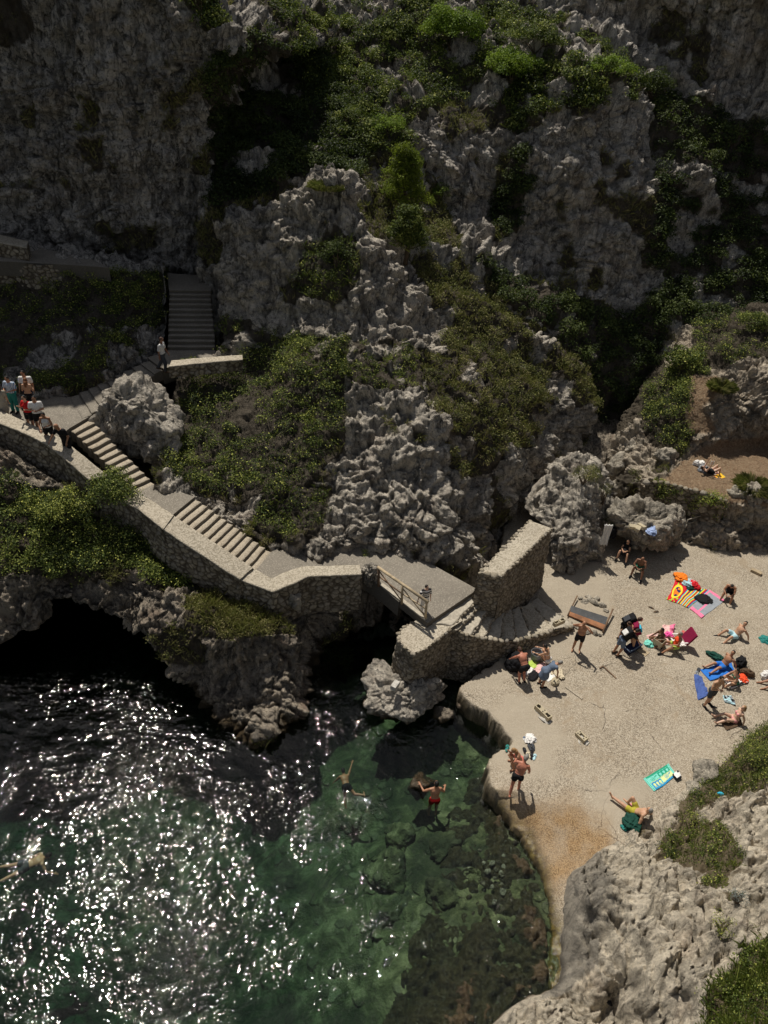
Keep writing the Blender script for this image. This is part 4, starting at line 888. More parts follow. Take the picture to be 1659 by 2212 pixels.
def blades(P, D, L, wd, rg=None):
    rg = rg or rng; n = len(P); D = unit(D); s = unit(np.cross(D, rg.normal(0,1,(n,3)))); tip = P + D*L[:,None]; bend = np.array([0,0,-1])*L[:,None]*.25
    V = np.stack([P-s*wd[:,None]/2, P+s*wd[:,None]/2, P+D*L[:,None]*.6+s*wd[:,None]*.35, tip+bend+s*.002],1).reshape(-1,3)
    return V, np.arange(len(V)).reshape(-1,4)
def clumps(C, Nn, r, leaf, dens, fl=.05, rg=None, hz=.8, tint=None):
    """C centres, r radii -> leaf points on lumpy domes"""
    rg = rg or rng; cnt = np.maximum((dens*r*r*6).astype(int), 5); idx = np.repeat(np.arange(len(C)), cnt); n = len(idx)
    d = unit(rg.normal(0,1,(n,3)) + np.array([0,0,.35])); d[:,2] = np.where(d[:,2] < -.2, -d[:,2], d[:,2])
    sh = np.where(rg.random(n) < .7, .82+.25*rg.random(n), .3+.6*rg.random(n)); lump = 1+.28*fbm(d*1.6+C[idx]*2.3, 1., 2, 5)
    P = C[idx] + d*(r[idx]*sh*lump)[:,None]*np.array([1,1,hz])
    N = unit(d + np.array([0,0,.5])); sz = leaf*(.6+.8*rg.random(n))*(.75+.25*(r[idx]/.4))
    V, F = leaves(P, N, sz, .55, rg)
    base = (tint[idx] if tint is not None else .45)
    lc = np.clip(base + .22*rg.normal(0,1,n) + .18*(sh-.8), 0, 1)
    f = (rg.random(n) < fl)*(d[:,2] > .1)
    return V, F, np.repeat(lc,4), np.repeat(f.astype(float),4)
class LV:
    def __init__(s): s.V=[];s.F=[];s.l=[];s.f=[];s.o=0
    def add(s, V, F, l, f):
        s.V.append(V); s.F.append(F+s.o); s.l.append(l); s.f.append(f); s.o += len(V)
    def build(s, name, mat, parent=None, **k):
        if not s.V: return
        return mesh_np(name, np.concatenate(s.V), np.concatenate(s.F), mat, parent, smooth=False, attrs={'lc':np.concatenate(s.l),'fl':np.concatenate(s.f)}, **k)
def cover(src, label, name, mat, keys, per_m2, rad, leaf, dens, fl, seed, grass=0, thr=.5, invert=False, up=.1, glen=.35):
    rg = np.random.default_rng(seed); L = LV(); tot = 0
    for pn in src:
        for (q, nn, vg) in PATCH[pn]:
            ar = AREA[pn]
            px, py = proj(q); m = vg > thr; cam_in = (px>-160)&(px<1820)&(py>-120)&(py<2330); m &= cam_in
            ii = np.zeros(len(q), bool)
            for kk in keys: ii |= inpoly(px, py, VEGP[kk][0])
            m &= (~ii if invert else ii)
            s = m & (rg.random(len(q)) < per_m2*ar); C = q[s]; 
            if not len(C): continue
            r = rad[0] + (rad[1]-rad[0])*rg.random(len(C))**1.5; C = C + nn[s]*r[:,None]*.15 + np.array([0,0,1])*(r*up)[:,None]
            tint = np.clip(.45+.40*fbm(C, .5, 3, 9)+.17*rg.normal(0,1,len(C)), .0, 1)
            L.add(*clumps(C, nn[s], r, leaf, dens, fl, rg, tint=tint)); tot += len(C)
            if grass:
                s2 = m & (rg.random(len(q)) < per_m2*ar*grass); G = q[s2]
                G = np.repeat(G, 7, 0)+rg.normal(0,.06,(len(G)*7,3)); D = np.array([0,0,1]) + rg.normal(0,.38,(len(G),3)); 
                V,F = blades(G, D, glen*(.5+rg.random(len(G))), np.full(len(G), .018), rg); L.add(V,F,np.repeat(np.clip(.75+.2*rg.normal(0,1,len(G)),0,1),4), np.zeros(len(V)))
    L.build(name, mat, label=label, cat='shrubs', kind='stuff')
cover(['hillside','cliff'], 'dense dark scrub covering the shaded hillside behind the ridge', 'ground_cover', M['leaf_dark'], ['hill','valley_dark','recess'], 3.6, (.25,.6), .12, 85, .03, 1, up=.2)
cover(['hillside'], 'dark tangled undergrowth filling the gully between ridge and cliffs', 'ground_cover', M['leaf_dark'], ['valley'], 4.2, (.25,.6), .12, 90, .02, 2, up=.2)
cover(['hillside','cliff','rocky_ridge'], 'green and straw coloured scrub along the top of the slope', 'ground_cover', M['leaf'], ['hill2','top_left'], 3.6, (.25,.65), .12, 80, .05, 3, grass=1.)
cover(['terrace_slope'], 'yellow-dotted low shrubs on the shaded terrace left of the dark steps', 'ground_cover', M['leaf'], ['terrace','terrace2'], 6, (.2,.42), .085, 110, .10, 4)
cover(['rocky_ridge'], 'thick flowering shrubs between the two flights of steps', 'ground_cover', M['leaf'], ['shrubs'], 6.5, (.22,.5), .08, 125, .12, 5, up=.35)
cover(['rocky_ridge','hillside'], 'dry grassy scrub on the flank of the ridge', 'ground_cover', M['leaf_dry'], ['ridge','under','face'], 5.5, (.18,.42), .085, 100, .08, 6, grass=2.2)
cover(['rocky_ridge'], 'green scrub on the ledges across the front of the ridge', 'ground_cover', M['leaf'], ['band','notch','crag','face2'], 5.5, (.16,.42), .08, 115, .08, 15, grass=1.)
cover(['sea_cliff'], 'shrubs hanging over the sea cliff below the parapet', 'ground_cover', M['leaf'], ['left'], 6.5, (.22,.5), .08, 125, .10, 7, up=.3)
cover(['sea_cliff'], 'dry pale scrub on top of the rock spur', 'ground_cover', M['leaf_dry'], ['spur'], 9, (.12,.3), .06, 150, .10, 8, grass=3)
cover(['earth_slope','hillside'], 'bright green flowering shrubs on the slope right of the gully', 'ground_cover', M['leaf'], ['terr_r','grass_l'], 6.5, (.2,.45), .08, 130, .16, 9, up=.3)
cover(['rock_slope'], 'green scrub growing in hollows of the near rocks', 'ground_cover', M['leaf'], ['nr1','nr2','nr4'], 22, (.10,.28), .06, 210, .10, 10, grass=3, glen=.2)
cover(['rock_slope'], 'thick green grass and scrub in the bottom right corner', 'ground_cover', M['leaf'], ['nr3'], 22, (.12,.3), .06, 230, .04, 11, grass=9, glen=.3)
cover(list(PATCH.keys() & {'cliff','hillside','rocky_ridge','terrace_slope','sea_cliff','rock_outcrop','earth_slope'}), 'small tufts of scrub growing in cracks all over the rock faces', 'ground_cover', M['leaf_dry'], list(VEGP), 5.0, (.08,.28), .07, 120, .03, 12, grass=1.2, thr=.45, invert=True)
cover(['rock_slope'], 'little tufts scattered on the near rocks', 'ground_cover', M['leaf_dry'], list(VEGP), 9, (.05,.15), .04, 260, .04, 13, grass=3, thr=.6, invert=True, glen=.15)
# ---- individual bushes and trees
SURF = np.concatenate([q[::2] for k in PATCH for (q,_,_) in PATCH[k]]); SPX, SPY = proj(SURF)
def onsurf(px, py):
    d = (SPX-px)**2+(SPY-py)**2; i = np.argsort(d)[:40]; i = i[d[i] < 100] if (d[i] < 100).any() else i[:3]
    dist = np.linalg.norm(SURF[i]-np.array([0,0,CZ]), axis=1); return SURF[i[np.argmin(dist)]]
def bush(name, label, px, py, rad, mat, seed, n=26, leaf=.08, dens=120, fl=.05, hz=.75, cat='bush', crown='crown', group=None, lift=.35, sub=.42):
    rg = np.random.default_rng(seed); p = onsurf(px, py); t = empty(name, tuple(p), label=label, cat=cat, group=group)
    rad = np.array(rad if hasattr(rad,'__len__') else (rad,rad,rad*hz)); d = unit(rg.normal(0,1,(n,3))+np.array([0,0,.4])); d[:,2] = np.abs(d[:,2])
    C = d*rad*(.35+.5*rg.random((n,1))) + np.array([0,0,rad[2]*lift]); r = rad.min()*sub*(.4+.8*rg.random(n)); L = LV()
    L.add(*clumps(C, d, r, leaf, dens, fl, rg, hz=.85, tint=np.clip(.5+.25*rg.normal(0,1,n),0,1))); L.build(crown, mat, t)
    b = MB()
    for i in range(min(n,8)): 
        e = C[i]*.85; mid = e*.45+np.array([rg.normal()*.05,rg.normal()*.05,.05]); b.rod((rg.normal()*.04,rg.normal()*.04,-.25), mid, .035, .025, n=6); b.rod(mid, e, .025, .01, n=6)
    b.build('stem', M['bark'], t); return t
B = 'leaf_bright'
bush('bush','rounded bright green bush at the top of the slope, leftmost of the three bright ones',968,92,(1.9,1.6,1.5),M[B],1,n=60,leaf=.11,dens=110,fl=0)
bush('bush','bright green bush in the middle of the upper scrub, below the path-like clearing',1098,172,(1.9,1.6,1.3),M[B],2,n=60,leaf=.11,dens=110,fl=0)
bush('bush','wide olive green bush above the pale cliff face',1160,110,(2.3,1.5,1.0),M['leaf'],3,n=60,leaf=.11,dens=100,fl=.03)
bush('bush','low sunlit green bush capping the big pale cliff at right',1312,160,(1.9,1.2,.8),M[B],4,n=45,leaf=.10,dens=110,fl=0)
bush('bush','dark rounded bush in the notch beside the upper right cliff',1415,205,(1.5,1.2,1.1),M['leaf_dark'],5,n=40,leaf=.11,dens=100,fl=0)
bush('bush','dark green bush left of the pine, in the hollow behind the ridge',835,285,(1.3,1.1,.8),M[B],6,n=36,leaf=.09,dens=110,fl=0)
bush('bush','yellow-flecked bush on the slope above the grey boulders',748,262,(1.1,.9,.6),M['leaf'],7,n=28,leaf=.08,dens=120,fl=.25)
bush('bush','light green bush on the shaded cliff top at the top edge of the picture',430,30,(1.0,1.2,1.6),M['leaf'],8,n=36,leaf=.1,dens=110,fl=.05)
bush('bush','dark bush in the cleft of the rocky ridge',722,570,(1.1,.7,1.0),M['leaf_dark'],9,n=36,leaf=.08,dens=130,fl=0)
bush('bush','bright green bush beside the pine foot',945,420,(1.0,.8,.6),M[B],10,n=26,leaf=.08,dens=120,fl=0)
bush('bush','large dark green bush overhanging the orange parapet',252,1100,(1.25,1.0,1.05),M['leaf'],11,n=60,leaf=.075,dens=140,fl=.05,lift=.6)
bush('bush','yellow-green flowering bush on the slope under the left parapet',120,1120,(1.5,1.0,.8),M['leaf'],12,n=60,leaf=.075,dens=140,fl=.28,lift=.6)
bush('bush','pale flowering bush right of the large dark bush',345,1175,(.9,.7,.6),M['leaf'],13,n=34,leaf=.07,dens=140,fl=.25,lift=.6)
bush('bush','yellow-green cushion bush above the metal barrier',1535,1098,(.95,.55,.55),M[B],14,n=34,leaf=.07,dens=150,fl=.35,lift=.5)
bush('bush','dark scrub bush clinging to the top of the rock mass by the ramp wall',1262,1040,(.8,.7,.8),M['leaf_dry'],15,n=34,leaf=.065,dens=150,fl=.05)
bush('bush','sparse bush on the right edge of the rock mass',1302,1085,(.4,.4,.8),M['leaf_dry'],16,n=18,leaf=.06,dens=130,fl=.03)
bush('potted_plant','small reddish-green plant growing on the pillar stone beside the railing',795,1218,(.30,.28,.34),M['leaf'],17,n=20,leaf=.05,dens=260,fl=.08,cat='plant',lift=.9)
bush('bush','green fig-like bush at the head of the right-hand slope',1470,790,(1.5,1.0,.9),M['leaf'],18,n=45,leaf=.14,dens=60,fl=.05)
bush('bush','dark green bush at the right edge of the picture above the earth slope',1625,705,(1.6,1.0,.8),M['leaf'],19,n=45,leaf=.09,dens=110,fl=.05)
bush('bush','silvery grey bush in the near rocks at the right edge',1588,1950,(.33,.3,.28),M['leaf_silver'],20,n=22,leaf=.04,dens=380,fl=0)
bush('bush','yellow-green samphire bush above the folded clothes',1500,1775,(.45,.4,.35),M['leaf'],21,n=26,leaf=.045,dens=330,fl=.3)
bush('bush','dense green bush at the right edge beside the towel rocks',1640,1640,(.95,.8,.7),M['leaf'],22,n=50,leaf=.05,dens=240,fl=.12)
bush('bush','yellow-green bush below the crevice in the near rocks',1560,2010,(.4,.4,.3),M['leaf'],23,n=24,leaf=.04,dens=350,fl=.25)
def grass_tuft(label, px, py, R0, L0, n, seed, mat='leaf_dry', cat='grass'):
    rg = np.random.default_rng(seed); p = onsurf(px, py); a = rg.random(n)*6.283; rr = R0*np.sqrt(rg.random(n)); P = np.stack([rr*np.cos(a), rr*np.sin(a), -.02+.1*rg.random(n)],1)
    D = np.stack([np.cos(a)*.9, np.sin(a)*.9-.25, .55+rg.random(n)*.9],1); V,F = blades(P, D, L0*(.5+rg.random(n)*.7), np.full(n,.02), rg)
    o = mesh_np('grass_tuft', V, F, M[mat], smooth=False, attrs={'lc':np.repeat(rg.random(n),4),'fl':np.zeros(len(V))}, label=label, cat=cat); o.location = p
grass_tuft('long grass tuft drooping over the tall cracked boulder at the right edge', 1632, 1052, .55, .75, 2600, 1)
grass_tuft('dry grass tuft hanging down the stony earth bank', 1560, 845, .35, .7, 1100, 2)
grass_tuft('dry grass tuft on the crest of the rocky ridge', 705, 412, .7, .4, 1600, 3)
grass_tuft('grass tuft growing behind the huge boulder', 1395, 1092, .2, .45, 500, 4)
def tree(name, label, px, py, h, spread, mat, seed, cat='tree'):
    rg = np.random.default_rng(seed); p = onsurf(px, py); t = empty(name, tuple(p), label=label, cat=cat); b = MB(); L = LV(); C=[]; r=[]
    b.rod((0,0,-.4), (.08,0,h*.35), .13, .10); b.rod((.08,0,h*.33), (.02,.05,h*.85), .10, .03)
    for i in range(34):
        z = h*(.22+.75*i/34); a = i*2.4; s = spread*(1.05-.75*(i/34))*(.7+.5*rg.random()); e = np.array([math.cos(a)*s, math.sin(a)*s*.8, z+.25*s]); b.rod((.05,0,z-.1), tuple(e), .035, .01, n=6)
        for q in (.55,.8,1.0): C.append(np.array([.05,0,z-.1])*(1-q)+e*q+rg.normal(0,.06,3)); r.append(.20+.16*rg.random())
    C.append(np.array([.02,.05,h])); r.append(.3); C = np.array(C); r = np.array(r)
    L.add(*clumps(C, C, r, .10, 200, 0, rg, hz=1.25, tint=np.clip(.5+.25*rg.normal(0,1,len(C)),0,1)))
    G = np.repeat(C, 10, 0)+rg.normal(0,.12,(len(C)*10,3)); D = np.array([0,0,1.])+rg.normal(0,.5,(len(G),3)); V,F = blades(G, D, .3+.2*rg.random(len(G)), np.full(len(G),.03), rg); L.add(V,F,np.repeat(rg.random(len(G)),4),np.zeros(len(V)))
    b.build('trunk', M['bark'], t); L.build('crown', mat, t)
tree('pine_tree', 'young yellow-green pine in the hollow behind the rocky ridge', 872, 470, 3.6, 1.25, M['leaf_pine'], 5)
tree('tree', 'small dark green tree just below the pine', 872, 560, 2.2, .9, M['leaf'], 6)
# ================================================================ PEOPLE
def skin(name, c):
    n = NT(name); p = n.n('TexCoord').outputs['Object']; a = n.noise(p, 9, 3)
    n.l(n.ramp(a, [(.3, tuple(x*.88 for x in c)), (.7, tuple(min(1,x*1.1) for x in c))]), n.b.inputs['Base Color'])
    n.b.inputs['Roughness'].default_value = .5; n.b.inputs['Subsurface Weight'].default_value = .08; n.b.inputs['Subsurface Radius'].default_value = (.02,.008,.004)
    n.b.inputs['Specular IOR Level'].default_value = .45; return n.m
SK = {'pale': skin('pale_skin', (.62,.40,.29)), 'fair': skin('light_tanned_skin', (.52,.30,.19)), 'tan': skin('tanned_skin', (.38,.19,.11)), 'red': skin('sunburnt_skin', (.50,.20,.13)), 'dark': skin('deeply_tanned_skin', (.20,.095,.055))}
EYE = plain('eye', (.02,.015,.012), .3)
FAB = {}
def fab(k, c, rough=.85):
    if k not in FAB: FAB[k] = plain(k+'_fabric', c, rough, .12, .3, 20, spec=.2)
    return FAB[k]
def striped(k, c1, c2, sc, ax=2, frac=.5):
    if k in FAB: return FAB[k]
    n = NT(k+'_striped_fabric'); p = n.n('TexCoord').outputs['Object']; s = n.n('SeparateXYZ'); n.l(p, s.inputs[0])
    f = n.math('FRACT', n.math('MULTIPLY', s.outputs[ax], sc)); n.l(n.ramp(f, [(0,c1),(frac,c2)], 'CONSTANT'), n.b.inputs['Base Color']); n.b.inputs['Roughness'].default_value = .9
    FAB[k] = n.m; return n.m
fab('black',(.012,.012,.014)); fab('white',(.75,.74,.72)); fab('red',(.55,.02,.02)); fab('charcoal',(.055,.06,.07)); fab('navy',(.015,.02,.06)); fab('blue',(.03,.18,.62)); fab('orange',(.85,.09,.03)); fab('lime',(.45,.6,.12)); fab('green',(.03,.16,.10)); fab('grey',(.25,.27,.30)); fab('bluegrey',(.13,.17,.24)); fab('pink',(.80,.35,.36)); fab('coral',(.75,.18,.16)); fab('skyblue',(.45,.68,.75)); fab('tan_cloth',(.50,.30,.17)); fab('olive_yellow',(.42,.38,.05)); fab('khaki',(.35,.32,.26)); fab('teal',(.03,.22,.2)); fab('brown',(.07,.045,.03)); fab('maroon',(.22,.01,.05)); fab('hotpink',(.85,.12,.40)); fab('rosetowel',(.80,.52,.50)); fab('cyan',(.05,.45,.65)); fab('darkgreen',(.012,.06,.045))
striped('thin_white', (.75,.74,.72), (.12,.14,.18), 22, 2, .62); striped('bold_bw', (.78,.77,.75), (.012,.012,.016), 9, 2, .5); striped('blue_vertical', (.70,.74,.80), (.12,.24,.42), 18, 0, .5); striped('leopard', (.22,.13,.06), (.02,.015,.012), 30, 2, .5)
HAIR = {'black': plain('black_hair',(.012,.010,.009),.55,.3,.5,40), 'brown': plain('brown_hair',(.06,.03,.018),.55,.3,.5,40), 'blond': plain('blond_hair',(.34,.20,.09),.55,.3,.5,40), 'grey': plain('grey_hair',(.25,.24,.22),.6,.3,.5,40), 'auburn': plain('auburn_hair',(.20,.08,.03),.55,.3,.5,40)}
def V3(*a): return Vector(a[0]) if len(a)==1 else Vector(a)
def nrm(v): v = Vector(v); v.normalize(); return v
def remeshed(bm, vox, smooth=6):
    me = bpy.data.meshes.new('tmp'); bm.to_mesh(me); bm.free(); o = bpy.data.objects.new('tmp', me); COL.objects.link(o)
    m = o.modifiers.new('r','REMESH'); m.mode = 'VOXEL'; m.voxel_size = vox; m.use_smooth_shade = True
    s = o.modifiers.new('s','SMOOTH'); s.factor = .5; s.iterations = smooth
    dg = bpy.context.evaluated_depsgraph_get(); dg.update(); ne = bpy.data.meshes.new_from_object(o.evaluated_get(dg)); bpy.data.objects.remove(o); bpy.data.meshes.remove(me); return ne
class BK(MB):
    """fuller limbs"""
    def ball(s, c, rad, *a, **k):
        rad = tuple(x*1.10 for x in rad) if hasattr(rad,'__len__') else rad*1.13
        return MB.ball(s, c, rad, *a, **k)
    def rod(s, a, b, r1, r2=None, **k): return MB.rod(s, a, b, r1*1.13, None if r2 is None else r2*1.13, **k)
def cone(b, p, q, r1, r2, n=12):
    b.rod(p, q, r1, r2, n=n); b.ball(p, r1, u=n, v=8); b.ball(q, r2, u=n, v=8)
def person(label, anchor, px, py, zg, yaw, H=1.72, sx='m', skin_='fair', torso=(0,0,1), head=(0,.05,1), look=0, ra=((.25,0,-1),(.1,.25,-1)), la=None, rl=((.08,0,-1),(.02,0,-1)), ll=None,
           hair='brown', hl=0, wear=(), belly=0, shoes=None, seat=0., group=None, cap=None, fingers=.35, hold=None, up=None):
    """directions are in the figure's own frame: x right, y forward, z up"""
    mir = lambda t: tuple((-v[0],v[1],v[2]) for v in t)
    la = mir(ra) if la is None else la; ll = mir(rl) if ll is None else ll
    k = H/1.75; fem = sx == 'f'; T = nrm(torso); rt = V3(1,0,0); fw = nrm(T.cross(rt)*-1 if abs(T.x) < .98 else V3(0,1,0)); fw = nrm(T.cross(V3(1,0,0)))*-1
    fw = nrm(V3(1,0,0).cross(T)*-1) if False else nrm(T.cross(V3(1,0,0))*1.0)
    if fw.dot(V3(0,1,0)) < 0 and abs(T.y) < .99: fw = -fw
    rt = nrm(fw.cross(T)); 
    if rt.x < 0: rt = -rt
    Rt = Matrix((rt, fw, T)).transposed()
    pel = V3(0,0,0); hw = (.10 if fem else .09)*k; sw = (.155 if fem else .185)*k
    waist = T*.16*k; chest = T*.33*k; nb = T*.50*k; hd = nrm(head); hc = nb + hd*.20*k
    sh = {1: nb + rt*sw - T*.045*k, -1: nb - rt*sw - T*.045*k}; hp = {1: rt*hw - T*.03*k, -1: -rt*hw - T*.03*k}
    J = {'pelvis': pel, 'head': hc, 'chest': chest}
    arms = {1: ra, -1: la}; legs = {1: rl, -1: ll}
    for s in (1,-1):
        u, f = nrm(arms[s][0]), nrm(arms[s][1]); J['el',s] = sh[s]+u*.285*k; J['wr',s] = J['el',s]+f*.25*k; J['fd',s] = f
        t_, c_ = nrm(nar(legs[s][0])), nrm(nar(legs[s][1])); J['kn',s] = hp[s]+t_*.42*k; J['an',s] = J['kn',s]+c_*.41*k
        ft = legs[s][2] if len(legs[s]) > 2 else (.12*s, 1, -.12); J['toe',s] = J['an',s]+nrm(ft)*.17*k
    b = BK()
    b.ball(pel+T*.01*k, ((.172 if fem else .158)*k, (.118+.02*belly)*k, .12*k), Rt, u=16, v=12)
    b.ball(waist, ((.128 if fem else .142)*k*(1+.2*belly), (.092)*k*(1+.35*belly), .15*k), Rt, u=16, v=12)
    if belly: b.ball(waist*.9+fw*.05*k, (.13*k,.11*k*belly+.02,.13*k), Rt, u=16, v=12)
    b.ball(chest, ((.143 if fem else .168)*k, (.102 if fem else .112)*k, .175*k), Rt, u=16, v=12)
    cone(b, nb-T*.03*k, hc-hd*.05*k, .056*k, .05*k); cone(b, sh[1], sh[-1], .055*k, .055*k); cone(b, nb-T*.02*k, sh[1], .062*k, .05*k); cone(b, nb-T*.02*k, sh[-1], .062*k, .05*k)
    for s in (1,-1):
        b.ball(hp[s]-fw*.035*k, (.088*k,.09*k,.095*k), Rt)
        if fem: b.ball(chest+rt*s*.07*k+fw*.085*k-T*.01*k, .055*k)
        else: b.ball(chest+rt*s*.075*k+fw*.06*k+T*.03*k, (.075*k,.045*k,.06*k), Rt); b.ball(chest+rt*s*.08*k-fw*.06*k+T*.05*k, (.07*k,.045*k,.08*k), Rt)
        a = .043 if fem else .052
        cone(b, sh[s], J['el',s], a*k, .037*k); cone(b, sh[s]*.5+J['el',s]*.5, J['el',s], (a+.002)*k, .036*k); cone(b, J['el',s], J['wr',s], .039*k, .026*k)
        cone(b, hp[s], J['kn',s], .086*k, .055*k); m = J['kn',s]*.72+J['an',s]*.28; cone(b, J['kn',s], m, .052*k, .056*k); cone(b, m, J['an',s], .056*k, .036*k)
        h = J['an',s]-nrm(J['toe',s]-J['an',s])*.055*k; cone(b, h+V3(0,0,-.02*k), J['toe',s]+V3(0,0,-.02*k), .036*k, .030*k)
    # head
    lk = Matrix.Rotation(R_(look),3,'Z'); hf = lk @ (nrm(hd.cross(V3(1,0,0)))); 
    if hf.dot(lk @ V3(0,1,0)) < 0: hf = -hf
    hr = nrm(hf.cross(hd)); hr = hr if hr.x*math.cos(R_(look))+hr.y*math.sin(R_(look)) > 0 else -hr; Rh = Matrix((hr, hf, hd)).transposed()
    b.ball(hc, (.073*k,.092*k,.108*k), Rh, u=16, v=12); b.ball(hc-hd*.065*k+hf*.035*k, (.048*k,.05*k,.045*k), Rh)
    me = remeshed(b.bm, .0165)
    fb = MB(); fb.bm.from_mesh(me); bpy.data.meshes.remove(me)
    fb.rod(hc+hf*.085*k+hd*.022*k, hc+hf*.112*k-hd*.018*k, .006, .016, n=8); fb.ball(hc+hf*.105*k-hd*.02*k, .014*k, u=8, v=6)
    for s in (1,-1):
        fb.ball(hc+hr*s*.074*k-hf*.005*k, (.012*k,.022*k,.032*k), Rh, u=8, v=6); fb.ball(hc+hr*s*.03*k+hf*.084*k+hd*.008*k, .011*k, mi=1, u=8, v=6)
        fb.ball(hc+hr*s*.03*k+hf*.086*k+hd*.028*k, (.018*k,.008*k,.005*k), Rh, mi=1, u=8, v=5)
        # hand: palm, four fingers, thumb from its side
        w, f = J['wr',s], J['fd',s]; side = nrm(f.cross(V3(0,0,1)) if abs(f.z) < .95 else V3(0,1,0)); pn = nrm(side.cross(f))
        Rp = Matrix((side, f, pn)).transposed(); pc = w+f*.045*k; fb.ball(pc, (.040*k,.052*k,.017*k), Rp, u=10, v=8); curl = fingers
        for i,(o_,ln) in enumerate(((-.029,.062),(-.010,.075),(.010,.070),(.028,.055))):
            a = w+f*.085*k+side*o_*k; d = f
            for seg,(fr,r_) in enumerate(((.45,.0092),(.32,.0082),(.23,.007))):
                d = nrm(d - pn*curl*(.5+.35*seg)); e = a+d*ln*fr*k*1.15; fb.rod(a, e, r_*k, r_*.92*k, n=6); fb.ball(e, r_*.95*k, u=6, v=5); a = e
        a = w+f*.025*k-side*.034*k; d = nrm(f*.75-side*.8-pn*.2)
        for ln,r_ in ((.034,.011),(.028,.009)): e = a+d*ln*k; fb.rod(a, e, r_*k, r_*.9*k, n=6); fb.ball(e, r_*.9*k, u=6, v=5); a = e; d = nrm(d+f*.6)
    fb.ball(hc+hf*.088*k-hd*.045*k, (.022*k,.008*k,.006*k), Rh, mi=2, u=8, v=5)
    # place
    zmin = min(min(J['an',s].z-.06*k, J['toe',s].z-.05*k) for s in (1,-1)) if not seat is None and seat == 0 else 0
    allz = [J['an',s].z-.058*k for s in (1,-1)]+[J['toe',s].z-.05*k for s in (1,-1)]
    base = min(allz) if seat == 0 else -(.12*k+seat)
    yw = R_(yaw); Rz = Matrix.Rotation(yw,3,'Z'); jl = J.get(anchor, pel)
    off = Rz @ (jl - V3(0,0,base)); w3 = Z(px, py, zg + off.z); org = V3(w3[0]-off.x, w3[1]-off.y, zg)
    root = empty('person', org, yw, label=label, cat='person', group=group); sh_ = Matrix.Translation((0,0,-base))
    def fin(mb, name, mats, smooth=True):
        bmesh.ops.transform(mb.bm, matrix=sh_, verts=mb.bm.verts); return mb.build(name, mats, root, smooth=smooth)
    fin(fb, 'body', [SK[skin_], EYE, FAB['coral']])
    def cloth(name, fn, mat, vox=.018):
        c = BK(); fn(c); me = remeshed(c.bm, vox, 3); c = MB(); c.bm.from_mesh(me); bpy.data.meshes.remove(me); fin(c, name, mat)
    g = .014*k
    def lower(c, fr, gg=g, calf=0):
        c.ball(pel+T*.01*k, ((.176 if fem else .163)*k+gg*.6, (.122+.02*belly)*k+gg, .10*k), Rt, u=16, v=12)
        for s in (1,-1):
            c.ball(hp[s]-fw*.035*k, .094*k+gg*.7); e = hp[s]+(J['kn',s]-hp[s])*fr; cone(c, hp[s], e, .088*k+gg, (.088-.028*fr)*k+gg*1.4)
            if calf: cone(c, J['kn',s], J['kn',s]+(J['an',s]-J['kn',s])*calf, .062*k+gg, .048*k+gg)
    def upper(c, sleeve, gg=g, low=.0):
        c.ball(pel+T*(.06-low)*k, (.16*k+gg, (.118+.02*belly)*k+gg, .11*k), Rt, u=16, v=12)
        c.ball(waist, ((.135 if fem else .146)*k*(1+.2*belly)+gg, .098*k*(1+.35*belly)+gg, .15*k), Rt, u=16, v=12)
        if belly: c.ball(waist*.9+fw*.05*k, (.13*k+gg,.11*k*belly+.02+gg,.13*k), Rt, u=16, v=12)
        c.ball(chest, ((.147 if fem else .172)*k+gg, .116*k+gg, .16*k), Rt, u=16, v=12)
        for s in (1,-1):
            if fem: c.ball(chest+rt*s*.07*k+fw*.085*k-T*.01*k, .056*k+gg)
            else: c.ball(chest+rt*s*.08*k-fw*.05*k+T*.05*k, .07*k+gg)
            if sleeve > 0: cone(c, nb-T*.045*k, sh[s], .06*k+gg*.6, .055*k+gg); e = sh[s]+(J['el',s]-sh[s])*min(sleeve,1); cone(c, sh[s], e, .056*k+gg, .05*k+gg)
            else: cone(c, nb-T*.05*k+rt*s*.04*k, sh[s]*.6+nb*.4-T*.05*k, .045*k+gg, .045*k+gg*.8)
    for wn in wear:
        kind, key = wn[0], wn[1]; mt = FAB[key]
        if kind == 'shorts': cloth('shorts', lambda c: lower(c, wn[2] if len(wn)>2 else .62), mt)
        elif kind == 'briefs': cloth('swim_briefs', lambda c: lower(c, .12, .006*k), mt)
        elif kind == 'trousers': cloth('trousers', lambda c: lower(c, 1., g, .92), mt)
        elif kind == 'shirt': cloth('shirt', lambda c: upper(c, wn[2] if len(wn)>2 else .6), mt)
        elif kind == 'tank': cloth('tank_top', lambda c: upper(c, 0), mt)
        elif kind == 'dress':
            def dr(c):
                upper(c, .15)
                m = (hp[1]+(J['kn',1]-hp[1])*.62 + hp[-1]+(J['kn',-1]-hp[-1])*.62)/2; cone(c, pel, m, .15*k, .20*k, 16); lower(c, .6, g)
            cloth('dress', dr, mt)
        elif kind == 'skirt':
            cloth('skirt', lambda c: (lower(c, .8, g*1.4), cone(c, pel, (J['kn',1]+J['kn',-1])/2, .14*k, .20*k, 16)), mt)
        elif kind == 'bra':
            def br(c):
                for s in (1,-1): c.ball(chest+rt*s*.07*k+fw*.09*k-T*.015*k, .058*k); c.rod(chest+rt*s*.075*k+fw*.12*k, nb+rt*s*.07*k+fw*.03*k, .012, .012)
                c.ball(chest-T*.03*k, (.152*k,.112*k,.035*k), Rt, u=16, v=8)
            cloth('bikini_top', br, mt, .014)
